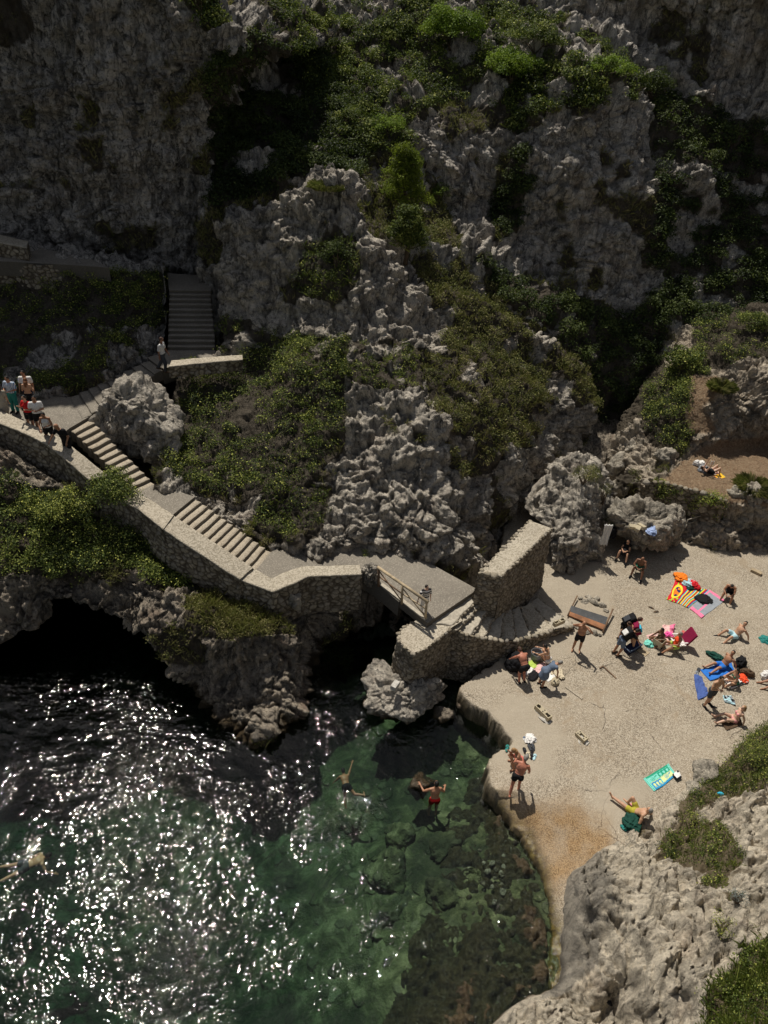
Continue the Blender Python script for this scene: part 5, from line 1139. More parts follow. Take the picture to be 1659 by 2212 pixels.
    if shoes:
        for s in (1,-1):
            c = MB(); h = J['an',s]-nrm(J['toe',s]-J['an',s])*.06*k; d = nrm(J['toe',s]-J['an',s]); cone(c, h+V3(0,0,-.022*k), J['toe',s]+d*.02+V3(0,0,-.022*k), .047*k, .042*k); fin(c, 'shoe', FAB[shoes])
    if hair:
        c = MB(); c.ball(hc+hd*.018*k-hf*.018*k, (.082*k,.094*k,.108*k), Rh, u=18, v=14)
        c.ball(hc-hf*.045*k-hd*.02*k, (.076*k,.062*k,.085*k), Rh)
        if hl: 
            dn = nrm(-hd*.5-hf*.35+V3(0,0,-.9)); c.rod(hc-hf*.05*k, hc-hf*.07*k+dn*hl*k, .075*k, .045*k, n=12); c.ball(hc-hf*.07*k+dn*hl*k, .045*k)
            for s in (1,-1): c.rod(hc+hr*s*.05*k, hc+hr*s*.06*k-hf*.03*k+dn*hl*.8*k, .045*k, .03*k, n=10)
        for v in c.bm.verts: v.co += Vector(v.co).normalized()*.006*math.sin(v.co.x*190+v.co.y*170)*math.cos(v.co.z*150)
        # cut the face free
        kill = [v for v in c.bm.verts if (v.co-hc).dot(hf) > .035*k and (v.co-hc).dot(hd) < .055*k]; bmesh.ops.delete(c.bm, geom=kill, context='VERTS')
        fin(c, 'hair', HAIR[hair])
    if cap:
        c = MB(); c.ball(hc+hd*.035*k, (.086*k,.10*k,.09*k), Rh, u=16, v=10); kill = [v for v in c.bm.verts if (v.co-hc).dot(hd) < .02*k]; bmesh.ops.delete(c.bm, geom=kill, context='VERTS')
        c.ball(hc+hf*.11*k+hd*.035*k, (.065*k,.07*k,.008*k), Rh); fin(c, 'cap', FAB[cap])
    inv = lambda v: root_loc(root, v - V3(0,0,base), Rz)
    P = {('hand',s): tuple(root_loc(root, J['wr',s]+J['fd',s]*.08*k - V3(0,0,base), Rz)) for s in (1,-1)}
    P['back'] = root_loc(root, chest - fw*.14*k - V3(0,0,base), Rz); P['T'] = Rz@T; P['fw'] = Rz@fw; P['rt'] = Rz@rt; P['pelvis'] = root_loc(root, -V3(0,0,base), Rz); P['root'] = root
    return P
def nar(v): return (v[0]*(.45 if v[2] < -.8 else .75), v[1], v[2])
def root_loc(root, v, Rz): return Vector(root.location) + Rz @ v
L_ = 6.9
G1 = 'visitors standing on the upper landing'
person('person in pale clothes cut off by the left edge, on the upper landing','pelvis',4,866,L_,10,1.65,'f','fair',hair='brown',hl=.2,wear=[('shirt','khaki'),('skirt','khaki')],shoes='black',group=G1)
person('person in a blue vertically striped shirt and teal trousers, in the shade by the wall','pelvis',24,848,L_,175,1.76,'m','tan',head=(0,.35,.9),ra=((.3,.1,-1),(-.5,.9,.1)),hair='black',wear=[('shirt','blue_vertical',.7),('trousers','teal')],shoes='black',group=G1)
person('tall person in a plain white shirt, half hidden behind the blond woman','pelvis',58,838,L_,190,1.84,'m','tan',head=(.1,.3,.9),hair='black',wear=[('shirt','white'),('trousers','navy')],shoes='black',group=G1)
person('long-haired blond person with bare back in a tan top, facing away','pelvis',61,852,L_,10,1.68,'f','fair',ra=((.25,.1,-1),(-.2,.8,.1)),hair='auburn',hl=.26,wear=[('bra','tan_cloth'),('trousers','black')],shoes='black',group=G1)
Pred=person('person in a red shirt and black shorts raising a phone on the landing','pelvis',60,890,L_,165,1.70,'f','fair',head=(0,.25,.95),ra=((.25,.3,-.8),(-.3,.8,.75)),la=((-.25,.25,-.9),(.3,.8,.35)),hair='black',hl=.1,wear=[('shirt','red'),('shorts','black')],shoes='black',group=G1)
person('person in a white T-shirt behind the red-shirted one','pelvis',80,892,L_,200,1.76,'m','tan',head=(0,.3,.9),ra=((.3,.1,-1),(-.8,.7,.1)),hair='black',wear=[('shirt','white'),('shorts','black')],shoes='black',group=G1)
person('person in a white tank top leaning on the parapet','pelvis',102,921,L_-.1,190,1.72,'f','tan',torso=(0,.25,1),head=(0,.5,.85),ra=((.3,.35,-.9),(-.3,.8,-.5)),la=((-.3,.1,-.9),(.6,.8,.1)),hair='black',wear=[('tank','white'),('shorts','black')],shoes='black',group=G1)
person('bald person in a black T-shirt leaning a hand on the parapet','pelvis',141,946,6.55,165,1.78,'m','tan',torso=(.12,.35,1),head=(.2,.45,.8),ra=((.4,.45,-.9),(.35,.5,-.8)),la=((-.45,-.1,-.9),(.1,.5,-.9)),hair=None,belly=.4,wear=[('shirt','black'),('trousers','black')],shoes='black')
person('person in a thin-striped white shirt walking at the foot of the dark steps','pelvis',350,764,zU,-95,1.74,'m','dark',head=(0,.2,1),ra=((.1,-.25,-1),(.05,.1,-1)),la=((-.15,.2,-1),(0,.5,-.8)),rl=((.05,.4,-1),(.03,-.1,-1)),ll=((-.05,-.3,-1),(-.02,-.5,-1)),hair='brown',wear=[('shirt','thin_white',.75),('trousers','charcoal')],shoes='brown')
person('child in a black and white striped top and white trousers holding the bridge railing','pelvis',919,1290,zD,-160,1.45,'m','pale',head=(.1,.25,.95),look=25,ra=((.55,.25,-.7),(.3,.3,-.8)),la=((-.2,0,-1),(-.05,.2,-1)),hair='black',wear=[('shirt','bold_bw',.8),('trousers','white')],shoes='white')
# platform
sit = dict(seat=.02)
SITR = ((.25,.8,.55),(.05,.35,-1),(.1,1,.0))
person('person in a black sleeveless dress sitting in the shade of the huge boulder','pelvis',1351,1190,ZP,150,1.64,'f','fair',torso=(0,.05,1),head=(0,.3,.9),rl=((.3,.85,.35),(.1,.5,-.9)),ll=((-.3,.85,.3),(-.3,.6,-.8)),ra=((.2,.5,-.8),(-.5,.8,.1)),hair='brown',wear=[('dress','black')],shoes='black',seat=.22)
Pm = person('bald deeply tanned person in green shorts sitting on a low stool, arms on the knees','pelvis',1383,1221,ZP,155,1.74,'m','dark',torso=(0,.45,1),head=(-.1,.5,.8),rl=((.35,.85,.05),(.15,.15,-1)),ll=((-.35,.85,.05),(-.3,.5,-1)),ra=((.3,.6,-.7),(-.7,.5,-.2)),hair=None,belly=.3,wear=[('shorts','green')],shoes='black',seat=.33)
person('person in a black vest sitting with bowed head right of the striped towels','pelvis',1576,1277,ZP,150,1.66,'m','tan',torso=(0,.4,1),head=(0,.75,.5),rl=((.3,.9,.1),(.2,.35,-1)),ll=((-.35,.8,.1),(-.1,.2,-1)),ra=((.25,.55,-.8),(-.5,.7,-.2)),hair='black',wear=[('tank','black'),('shorts','black')],seat=.25)
person('young dark-haired person in pale blue shorts leaning back on one arm','pelvis',1588,1371,ZP,105,1.76,'m','fair',torso=(0,-.55,1),head=(0,-.1,1),look=35,rl=((.3,.9,.45),(.1,.7,-.8)),ll=((-.4,.9,.35),(-.2,.8,-.75)),ra=((.3,-.4,-.8),(.1,-.25,-1)),la=((-.45,-.55,-.75),(-.2,-.3,-1)),hair='black',wear=[('shorts','skyblue')],shoes='black',**sit)
Pa = person('person with a pink cap and a black backpack bending forward','pelvis',1350,1352,ZP,-85,1.72,'m','tan',torso=(0,.8,.7),head=(0,.9,.4),ra=((.15,.7,-.7),(0,.5,-.9)),rl=((.1,.1,-1),(.05,-.1,-1)),hair='brown',cap='coral',wear=[('shirt','grey'),('shorts','black')],shoes='black')
Pb = person('bare-armed person with a blue and red bag stooping','pelvis',1372,1370,ZP,80,1.58,'f','fair',torso=(0,.5,.85),head=(0,.7,.6),ra=((.15,.7,-.6),(0,.5,-.9)),rl=((.1,.15,-1),(.05,-.35,-1)),ll=((-.1,-.1,-1),(0,-.1,-1)),hair='brown',wear=[('bra','orange'),('shorts','tan_cloth',.3)])
Pc = person('person in grey shorts with a black and white backpack stooping over the open bag','pelvis',1347,1381,ZP,-75,1.72,'m','tan',torso=(0,.75,.75),head=(0,.9,.4),ra=((.15,.7,-.7),(0,.5,-.9)),rl=((.1,.1,-1),(.05,-.35,-1)),ll=((-.1,-.15,-1),(0,-.25,-1)),hair='black',wear=[('shirt','black'),('shorts','bluegrey',.75)],shoes='brown')
person('deeply tanned long-haired person in a patterned bikini sitting on a rose towel','pelvis',1428,1381,ZP,120,1.64,'f','dark',torso=(0,.25,1),head=(0,.35,.9),rl=((.4,.9,.25),(-.1,.6,-.7)),ll=((-.5,.8,.2),(.3,.7,-.6)),ra=((.4,.3,-.9),(.4,.4,-.8)),la=((-.2,.4,-.9),(.6,.7,.1)),hair='black',hl=.16,wear=[('bra','leopard'),('briefs','leopard')],**sit)
person('grey-haired person in an orange top and lime bottoms sitting in a beach chair','pelvis',1460,1393,ZP,100,1.64,'f','tan',torso=(0,-.1,1),head=(0,.25,.95),rl=((.25,.95,.2),(-.05,.45,-.9)),ll=((-.4,.85,.15),(.05,.75,-.7)),ra=((.2,.4,-.9),(-.3,.7,.6)),la=((-.25,.4,-.9),(.3,.9,-.1)),hair='grey',wear=[('tank','orange'),('shorts','lime',.4)],shoes='black',belly=.25,seat=.22)
person('dark-haired person in bright blue shorts leaning back on a blue towel','pelvis',1562,1436,ZP,112,1.76,'m','tan',torso=(0,-.5,1),head=(0,-.1,1),look=20,rl=((.15,1,.22),(.05,1,-.35),(.1,.6,.6)),ll=((-.25,1,.3),(-.15,1,-.45),(-.1,.6,.6)),ra=((.35,-.5,-.8),(.1,-.3,-1)),la=((-.35,-.5,-.8),(-.1,-.3,-1)),hair='black',wear=[('shorts','blue',.5)],**sit)
person('long dark-haired person in a green bikini top sitting with a bottle','pelvis',1588,1470,ZP,105,1.66,'f','fair',torso=(0,.2,1),head=(0,.35,.9),rl=((.35,.9,.35),(-.1,.6,-.75)),ll=((-.4,.9,.25),(.2,.7,-.6)),ra=((.25,.5,-.7),(-.3,.8,.1)),hair='black',hl=.24,wear=[('bra','green'),('briefs','green')],**sit)
person('bare-chested person in dark grey shorts standing with folded arms','pelvis',1543,1489,ZP,-155,1.80,'m','fair',torso=(0,.06,1),head=(.1,.3,.95),look=-15,ra=((.35,.25,-.9),(-.9,.55,.15)),la=((-.35,.25,-.9),(.9,.6,.05)),rl=((.22,.1,-1),(.1,-.05,-1)),ll=((-.2,-.05,-1),(-.08,-.1,-1)),hair='black',wear=[('shorts','charcoal',.68)],shoes='black')
person('blond person in a pink bikini sitting back on a brown mat','pelvis',1586,1552,ZP,95,1.66,'f','pale',torso=(0,-.35,1),head=(0,0,1),rl=((.1,.95,.4),(.05,.95,-.45),(.1,.7,.5)),ll=((-.2,.95,.3),(-.1,.95,-.4),(-.1,.7,.5)),ra=((.3,-.4,-.85),(.1,-.2,-1)),la=((-.3,-.4,-.85),(-.1,-.1,-1)),hair='blond',hl=.18,wear=[('bra','pink'),('briefs','pink')],**sit)
person('person mostly outside the right edge, only the feet and bag showing','pelvis',1688,1478,ZP,95,1.7,'m','tan',torso=(0,-.3,1),rl=((.2,1,.25),(.05,1,-.4)),hair='brown',wear=[('shorts','navy')],**sit)
person('heavy bare-chested person in black shorts standing with both hands raised to the face','pelvis',1255,1371,ZP,165,1.74,'m','tan',head=(.05,.2,1),ra=((.75,.5,.35),(-.85,.1,.6)),la=((-.55,.5,-.1),(.5,.25,.9)),rl=((.22,.05,-1),(.12,-.02,-1)),ll=((-.16,0,-1),(-.05,-.05,-1)),hair=None,belly=.7,wear=[('shorts','black',.6)])
person('sunburnt bare-backed person bending over a black bag against the rubble wall','pelvis',1134,1440,ZP,25,1.76,'m','red',torso=(0,.75,.75),head=(0,.9,.3),ra=((.3,.6,-.8),(-.1,.6,-.8)),rl=((.12,.3,-1),(.05,-.35,-1)),hair='brown',wear=[('shorts','black',.55)],shoes='black')
person('dark-haired person in a white-strapped bikini sitting by the grey bucket','pelvis',1184,1424,ZP,60,1.64,'f','fair',torso=(0,.35,1),head=(0,.5,.8),rl=((.2,.8,.6),(0,.4,-1)),ra=((.25,.6,-.6),(-.1,.9,-.1)),hair='black',wear=[('bra','white'),('briefs','white')],seat=.12)
person('stooping person in a blue-grey dress reaching down to a white sheet','pelvis',1179,1449,ZP,-70,1.66,'f','tan',torso=(0,.85,.6),head=(0,.95,.25),ra=((.1,.4,-1),(0,.1,-1)),rl=((.12,.0,-1),(.04,-.08,-1)),hair='grey',wear=[('dress','bluegrey')],shoes='black')
person('blond long-haired person squatting at the water edge with a phone','pelvis',1124,1643,ZP,95,1.66,'f','tan',torso=(0,.45,.9),head=(0,.6,.7),rl=((.3,.9,.3),(.05,-.45,-1)),ra=((.2,.5,-.8),(-.25,.5,.8)),hair='blond',hl=.26,wear=[('bra','coral'),('briefs','coral')])
person('person with a sunburnt back and black trunks stepping at the water edge','pelvis',1120,1675,.87,-15,1.80,'m','red',torso=(.12,.4,1),head=(.2,.6,.7),ra=((.3,.15,-1),(.05,.5,-.9)),la=((-.3,.4,-.8),(.1,.8,-.4)),rl=((.1,.55,-.85),(.1,-.2,-1)),ll=((-.1,-.2,-1),(0,-.45,-1)),hair='grey',wear=[('shorts','black',.35)])
person('grey-haired person in yellow-green shorts reclining with one leg stretched out','pelvis',1373,1752,.9,42,1.76,'m','fair',torso=(0,-.75,.75),head=(0,-.2,1),rl=((.1,.65,.75),(.1,.25,-1)),ll=((-.25,.97,.10),(-.12,1,-.02),(-.1,.6,.7)),ra=((.4,-.3,-.8),(.2,.5,-.7)),la=((-.5,-.2,-.8),(-.1,.7,-.4)),hair='grey',wear=[('shorts','olive_yellow',.5)],**sit)
# in the water
person('person in red trunks standing hip-deep in the sea','pelvis',939,1726,-.97,10,1.76,'m','tan',torso=(0,.25,1),head=(.1,.2,1),ra=((.5,.1,-.8),(.3,.8,-.2)),la=((-.7,.2,-.6),(-.3,.9,.1)),rl=((.15,.1,-1),(.1,-.1,-1)),hair='black',wear=[('shorts','red',.3)])
person('swimmer on the surface stretching an arm and a leg in the green water','pelvis',748,1698,-.46,20,1.5,'m','tan',torso=(.05,1,.12),head=(0,.8,.5),ra=((.5,.8,.35),(.5,.8,.3)),la=((-.4,.1,-.7),(-.2,.3,-.7)),rl=((.6,-.8,-.35),(.9,-.3,.1)),ll=((-.1,-.6,-.9),(-.1,-.7,-.8)),hair='black',wear=[('shorts','black',.3)],seat=.0001)
person('swimmer floating among the sun glitter at the left, head to the right','pelvis',58,1869,-.52,-62,1.75,'m','fair',torso=(0,1,.10),head=(0,.9,.4),ra=((.6,.2,-.6),(.2,.8,-.5)),la=((-.5,-.2,-.6),(-.2,-.8,-.4)),rl=((.25,-1,-.05),(.15,-1,-.05)),ll=((-.35,-.9,-.1),(-.3,-1,.0)),hair='black',wear=[('shorts','charcoal',.4)],seat=.0001)
# on the earth terrace
person('person in a black swimsuit lying on the red earth terrace and reading','pelvis',1537,1018,3.32,-78,1.66,'f','pale',torso=(0,-1,.30),head=(0,-.75,.65),rl=((.12,.75,.65),(.0,.25,-1)),ll=((-.12,.7,.68),(0,.25,-1)),ra=((.15,.3,.8),(-.1,.2,1)),la=((-.15,.3,.8),(.1,.2,1)),hair='brown',wear=[('tank','black'),('briefs','black')],**sit)
# ================================================================ BEACH THINGS
def solidmat(k, c, r=.85): return FAB[k] if k in FAB else fab(k, c, r)
for k,c in dict(c_red=(.62,.02,.03),c_orange=(.85,.22,.02),c_yellow=(.85,.72,.05),c_lime=(.35,.62,.06),c_blue=(.03,.25,.70),c_navy=(.02,.03,.12),c_maroon=(.20,.01,.07),c_aqua=(.22,.68,.58),c_teal=(.02,.33,.20),c_deep=(.03,.28,.55),c_pale=(.70,.80,.35),c_greytowel=(.30,.33,.37),c_pink=(.85,.22,.38),c_white=(.78,.77,.75),c_rose=(.78,.50,.48),c_black=(.012,.012,.014),c_brown=(.10,.065,.04),c_cream=(.60,.52,.38),bluetowel=(.07,.12,.34)).items(): fab(k, c)
def towel(name, label, quad, z, mats, fn=None, nu=60, nv=40, wr=.012, cat='towel', curl=.0, seed=0, thick=.012, lift=0.008, bulge=0, **k):
    """quad: px corners a,b,c,d; u runs a->b, v runs a->d"""
    a,b,c,d = [Z(x,y,z) for x,y in quad]; cen = (a+b+c+d)/4; u = np.linspace(0,1,nu+1); v = np.linspace(0,1,nv+1); U,V_ = np.meshgrid(u,v)
    T = ((a*(1-U[...,None])+b*U[...,None])*(1-V_[...,None]) + (d*(1-U[...,None])+c*U[...,None])*V_[...,None]); q = T.reshape(-1,3)+seed*5.1
    h = wr*(np.abs(fbm(q, 2.6, 3, 3))*2 + .7*np.clip(fbm(q, 7, 2, 8),0,1)); e = .05
    ed = np.minimum.reduce([U.ravel(),1-U.ravel(),V_.ravel(),1-V_.ravel()]); off = .03*np.stack([fbm(q,1.4,2,11),fbm(q,1.4,2,12),np.zeros(len(q))],1)*(1+bulge)
    q = T.reshape(-1,3) + off - cen; q[:,2] += lift + thick + h; G = q.reshape(nv+1,nu+1,3)
    B = np.pad(G, ((1,1),(1,1),(0,0)), mode='edge'); B[0,:,2]=B[-1,:,2]=0; B[:,0,2]=B[:,-1,2]=0
    F = gridF(nv+3, nu+3); 
    nz = np.cross(B.reshape(-1,3)[F[:,1]]-B.reshape(-1,3)[F[:,0]], B.reshape(-1,3)[F[:,3]]-B.reshape(-1,3)[F[:,0]])[:,2].sum()
    ci = np.arange(len(F)); fi, fj = ci//(nu+2), ci%(nu+2); uu = np.clip((fj-.5)/nu,0,1); vv = np.clip((fi-.5)/nv,0,1)
    mi = fn(uu, vv).astype(int) if fn else np.zeros(len(F), int)
    if nz < 0: F = F[:, ::-1]
    o = mesh_np(name, B.reshape(-1,3), F, [FAB[m] for m in mats], midx=mi, label=label, cat=cat, **k); o.location = cen; return o
def heap(name, label, px, py, z, size, mat, seed=0, cat='cloth', A=.28, up=0, **k):
    bm = bmesh.new(); bmesh.ops.create_icosphere(bm, subdivisions=5, radius=1); V = np.array([v.co[:] for v in bm.verts]); F = np.array([[v.index for v in f.verts] for f in bm.faces]); bm.free()
    s = np.array(size)/2; p = V + seed*3.3; d = 1 + A*(1-2*np.abs(fbm(p, 1.6, 2, 3))) + A*1.3*fbm(p, 1.1, 2, 9) + A*.55*(1-2*np.abs(vn(warp(p,2.,.3)*3.6, 6))) + A*.3*(1-2*np.abs(vn(warp(p,3.,.2)*7.5, 8)))
    q = V*d[:,None]*s; q[:,2] = np.maximum(q[:,2], -s[2]*.55)+s[2]*.55
    o = mesh_np(name, q, F, FAB[mat] if isinstance(mat,str) else mat, label=label, cat=cat, **k); o.location = Z(px,py,z)+np.array([0,0,up]); o.rotation_euler[2] = seed*1.7; return o
def at(px, py, z=ZP): return Vector(Z(px,py,z+.01))
rainbow = ['c_red','c_navy','c_lime','c_yellow','c_blue','c_maroon','c_orange','c_aqua']
seq = np.array([0,0,0,1,4,7,2,3,6,0,5,5,1,2,3,3,6,0,4,4,7,3,2,5,0,0,6,3,7,4,1,2,2,3,6,5,0,0,1,5,4,7])
towel('beach_towel','rainbow-striped towel in the middle of the three joined towels',[(1486,1266),(1531,1275),(1487,1314),(1459,1302)],ZP,rainbow,lambda u,v: seq[np.clip((u*len(seq)).astype(int),0,len(seq)-1)],nu=84,nv=40)
def floral(u,v):
    n = vn(np.stack([u*6,v*9,u*0],1),3); m = np.where(np.hypot((u-.5)*1.0,(v-.5)*1.2)<.42, 1, 0); m = np.where(np.hypot(u-.5,(v-.5)*1.2)<.28, np.where(n>0,2,3), m); return np.where((n>.45)&(m==0), 4, m)
towel('beach_towel','red and yellow patterned towel beside the rainbow-striped one',[(1459,1252),(1485,1265),(1460,1303),(1440,1296)],ZP+.004,['c_red','c_yellow','c_navy','c_orange','c_lime'],floral,nu=48,nv=60,seed=1)
towel('beach_towel','grey towel with hot pink bands next to the rainbow-striped one',[(1532,1275),(1566,1297),(1514,1336),(1489,1314)],ZP+.004,['c_greytowel','c_pink'],lambda u,v: ((v<.09)|(v>.88)|((np.abs(u-.5)<.06)&(v>.3))|((u<.1)&(v<.5))),nu=50,nv=60,seed=2)
heap('cloth','crumpled orange cloth on the end of the red and yellow towel',1471,1250,ZP+.03,(.55,.5,.22),'c_orange',1)
heap('cloth','pale blue crumpled shirt on the joined towels',1487,1261,ZP+.03,(.48,.4,.2),'skyblue',2)
heap('bag','red cloth bag on the rainbow-striped towel',1500,1266,ZP+.03,(.45,.35,.26),'c_red',3,cat='bag')
heap('cloth','small dark green cloth between the red bag and the blue shirt',1492,1271,ZP+.03,(.3,.25,.1),'darkgreen',4)
heap('cloth','black garment with pink trim lying on the grey towel',1517,1296,ZP+.03,(.6,.55,.1),'c_black',5)
towel('beach_towel','bright blue towel under the reclining person in blue shorts',[(1514,1448),(1577,1428),(1588,1452),(1534,1471)],ZP,['blue'],nu=50,nv=30,seed=3,wr=.02)
towel('beach_towel','white and black patterned towel under the person with a green top',[(1563,1468),(1600,1456),(1617,1474),(1578,1488)],ZP+.03,['c_white','c_black'],lambda u,v: (vn(np.stack([u*5,v*9,u*0],1),5)>.12),nu=60,nv=40,seed=4)
towel('beach_towel','faded blue towel left crumpled in a curve beside the standing person',[(1497,1459),(1516,1464),(1530,1500),(1508,1511)],ZP,['bluetowel'],nu=40,nv=50,seed=5,wr=.05,bulge=3)
towel('cloth','grey and black blotched cloth between standing person and pink bikini',[(1561,1502),(1579,1503),(1587,1525),(1566,1516)],ZP,['grey','c_black','skyblue'],lambda u,v: np.where(vn(np.stack([u*6,v*6,u*0],1),9)>.2,1,np.where(vn(np.stack([u*6,v*6,u*0],1),19)>.2,2,0)),nu=36,nv=36,seed=6,wr=.05,cat='cloth',bulge=2)
towel('beach_mat','dark brown mat under the blond person in pink',[(1556,1560),(1597,1546),(1603,1566),(1568,1577)],ZP,['c_brown'],nu=40,nv=26,seed=7,wr=.03,cat='mat')
heap('cloth','small dark crumpled cloth above the bright blue towel',1544,1419,ZP,(.5,.35,.18),'darkgreen',7)
heap('backpack','black backpack between the blue towel and the brown bag',1597,1437,ZP,(.6,.4,.5),'c_black',8,cat='bag',A=.15)
heap('bag','brown leather bag beside the black backpack',1613,1457,ZP,(.55,.3,.34),'c_brown',9,cat='bag',A=.12)
heap('cloth','orange-red cloth next to the brown bag',1605,1466,ZP+.03,(.35,.3,.12),'orange',10)
heap('bag','white and grey bag at the right edge of the picture',1657,1463,ZP,(.4,.35,.4),'c_white',11,cat='bag')
heap('cloth','dark grey cloth at the right edge near the young bather',1656,1383,ZP,(.4,.5,.12),'teal',12)
towel('beach_towel','rose towel under the two chatting sunbathers',[(1396,1374),(1432,1362),(1446,1392),(1414,1396)],ZP,['c_rose'],nu=50,nv=30,seed=8,wr=.03)
towel('beach_towel','pale rose and pink towel bunched up behind the orange top',[(1430,1352),(1456,1354),(1458,1378),(1434,1376)],ZP,['c_rose','c_pink'],lambda u,v: (u>.62)&(v<.7),nu=40,nv=30,seed=9,wr=.09,bulge=2)
heap('cloth','hot pink cloth on the bunched rose towel',1443,1372,ZP+.08,(.3,.25,.14),'hotpink',13)
heap('cloth','turquoise cloth on the corner of the rose towel',1401,1392,ZP,(.36,.3,.16),'c_aqua',14)
def tub(name, label, px, py, z, r0, r1, h, mat, cat, square=False):
    p = Z(px,py,z); t = empty(name, tuple(p), label=label, cat=cat); b = MB(); n = 4 if square else 20
    bmesh.ops.create_cone(b.bm, cap_ends=False, segments=n, radius1=r0, radius2=r1, depth=h); bmesh.ops.create_circle(b.bm, cap_ends=True, segments=n, radius=r0)
    for v in list(b.bm.verts)[-n:]: v.co.z = -h/2+.01
    for v in b.bm.verts: v.co.z += h/2
    g = b.bm.faces[:]; bmesh.ops.solidify(b.bm, geom=g, thickness=.012); b.build('tub' if not square else 'bag_body', FAB[mat], t, smooth=False)
    b = MB()
    for s in (1,-1): 
        pr = None
        for i in range(9): 
            a = math.pi*i/8; q = Vector((r1*.75*math.cos(a), s*r1*.55, h+r1*.55*math.sin(a)*.8)); 
            if pr: b.rod(pr, q, .010, n=6)
            pr = q
    b.build('handle', FAB[mat], t); return t
tub('bucket','grey plastic bucket bag beside the bathers at the rubble wall',1156,1424,ZP,.19,.24,.42,'grey','bucket')
tub('beach_bag','pale grey square beach bag on the rose towel',1421,1395,ZP,.25,.29,.42,'c_cream','bag',True)
# bathers by the wall
heap('bag','large open black bag against the rubble wall',1116,1440,ZP,(.85,.8,.75),'c_black',15,cat='bag',A=.14)
towel('sheet','white sheet under the clothes beside the stooping person',[(1163,1452),(1190,1434),(1217,1452),(1184,1475)],ZP,['c_white'],nu=40,nv=40,seed=10,wr=.025,cat='sheet')
heap('cloth','cream clothes folded on the white sheet',1201,1453,ZP+.03,(.6,.4,.12),'c_cream',16)
heap('cloth','rose striped towel near the white sheet',1166,1445,ZP+.03,(.6,.4,.10),'c_rose',17)
heap('cloth','lime coloured cloth by the black bag',1150,1438,ZP,(.35,.5,.12),'lime',18)
heap('cloth','white crumpled cloth in front of the bare-backed bather',1142,1452,ZP,(.4,.3,.14),'c_white',19)
heap('bag','small black bag lying in front of the white sheet',1153,1461,ZP,(.34,.6,.16),'c_black',20,cat='bag',A=.12)
M['block'] = plain('cast_stone', (.46,.40,.28), .9, .15, .4, 6); M['cement'] = plain('white_cement', (.50,.48,.44), .95, .3, .8, 5); M['steel'] = plain('weathered_steel', (.32,.29,.24), .55, .3, .2, 8, metal=.5); M['rust'] = plain('rusty_sheet', (.26,.11,.045), .7, .45, .4, 3); M['panel'] = plain('dark_metal_panel', (.045,.048,.052), .55, .3, .3, 4, metal=.2)
heap('stone_block','squared stone block next to the white sheet',1198,1475,ZP,(.42,.30,.26),M['block'],21,cat='stone',A=.07)
def block(label, quad, z, h, holes, cement=True):
    P = [Z(x,y,z) for x,y in quad]; c = np.mean(P,0); t = empty('bench_block', tuple(c), label=label, cat='block'); P = [p-c for p in P]; ax = unit((P[1]+P[2])/2-(P[0]+P[3])/2); L = np.linalg.norm((P[1]+P[2])/2-(P[0]+P[3])/2); W = np.linalg.norm((P[3]+P[2])/2-(P[0]+P[1])/2); an = math.atan2(ax[1],ax[0]); rot = Matrix.Rotation(an,3,'Z')
    # frame of bars leaves real openings
    b = MB(); xs = [-L/2]+sum([[hx-.1, hx+.1] for hx in holes],[])+[L/2]; 
    for i in range(0,len(xs),2): b.box(rot@Vector(((xs[i]+xs[i+1])/2,0,h/2)), (xs[i+1]-xs[i], W, h), rot)
    for hx in holes:
        for s in (1,-1): b.box(rot@Vector((hx, s*(W/2-W*.11), h/2-.002)), (.204, W*.22, h-.004), rot)
    b.build('casting', M['block'], t)
    b = MB()
    for hx in holes: b.box(rot@Vector((hx,0,.02)), (.2,W*.56,.03), rot)
    for x0 in ([-L*.38,L*.38,0] if len(holes)>1 else [-L*.33,L*.33]):
        for s in (1,-1): b.rod(rot@Vector((x0,s*W*.26,h-.03)), rot@Vector((x0,s*W*.26,h+.003)), .028, n=8)
    b.build('socket', FAB['c_black'], t)
    if cement:
        o = blob('cement_bed', c, (L/2+.16, W/2+.15, .05), M['cement'], t, k=3, sub=4, A=.10, rz=an); o.location = (0,0,.0)
block('long cream cast block with two openings set in cement, the nearer to the wall',[(1155,1532),(1183,1562),(1190,1553),(1162,1528)],ZP,.22,[-.28,.22])
block('shorter cream cast block with one opening, set in white cement',[(1241,1589),(1260,1608),(1269,1600),(1250,1583)],ZP,.18,[0.])
block('loose cream cast block lying on the end of the curved stair wall',[(1192,1350),(1213,1342),(1219,1346),(1199,1356)],1.45,.2,[-.15,.2],False)
# hatch board between rails
t = empty('slipway_ramp', tuple(Z(1268,1335,ZP)), label='dark metal panel with a rusty lower edge between two rails', cat='ramp'); off = np.array(t.location)
Q = [Z(1234,1308,1.12)-off, Z(1313,1333,1.12)-off, Z(1304,1360,1.0)-off, Z(1226,1328,1.0)-off]; mA, mB = Q[0]*.38+Q[3]*.62, Q[1]*.38+Q[2]*.62
b = MB(); b.prism([tuple(Q[0]),tuple(Q[1]),tuple(mB),tuple(mA)], [x[2]-.06 for x in (Q[0],Q[1],mB,mA)]); b.build('panel', M['panel'], t, bevel=.008)
b = MB(); dn = np.array([0,0,.006]); b.prism([tuple(mA+dn),tuple(mB+dn),tuple(Q[2]+dn),tuple(Q[3]+dn)], [x[2]-.06 for x in (mA,mB,Q[2],Q[3])]); b.build('rusty_plate', M['rust'], t, bevel=.008)
b = MB(); b.rod(Z(1247,1287,1.1)-off, Z(1226,1330,1.02)-off, .03); b.build('rail', M['wood_dark'], t); b = MB(); b.rod(Z(1324,1316,1.15)-off, Z(1302,1366,1.0)-off, .04); b.build('rail', M['wood_dark'], t)
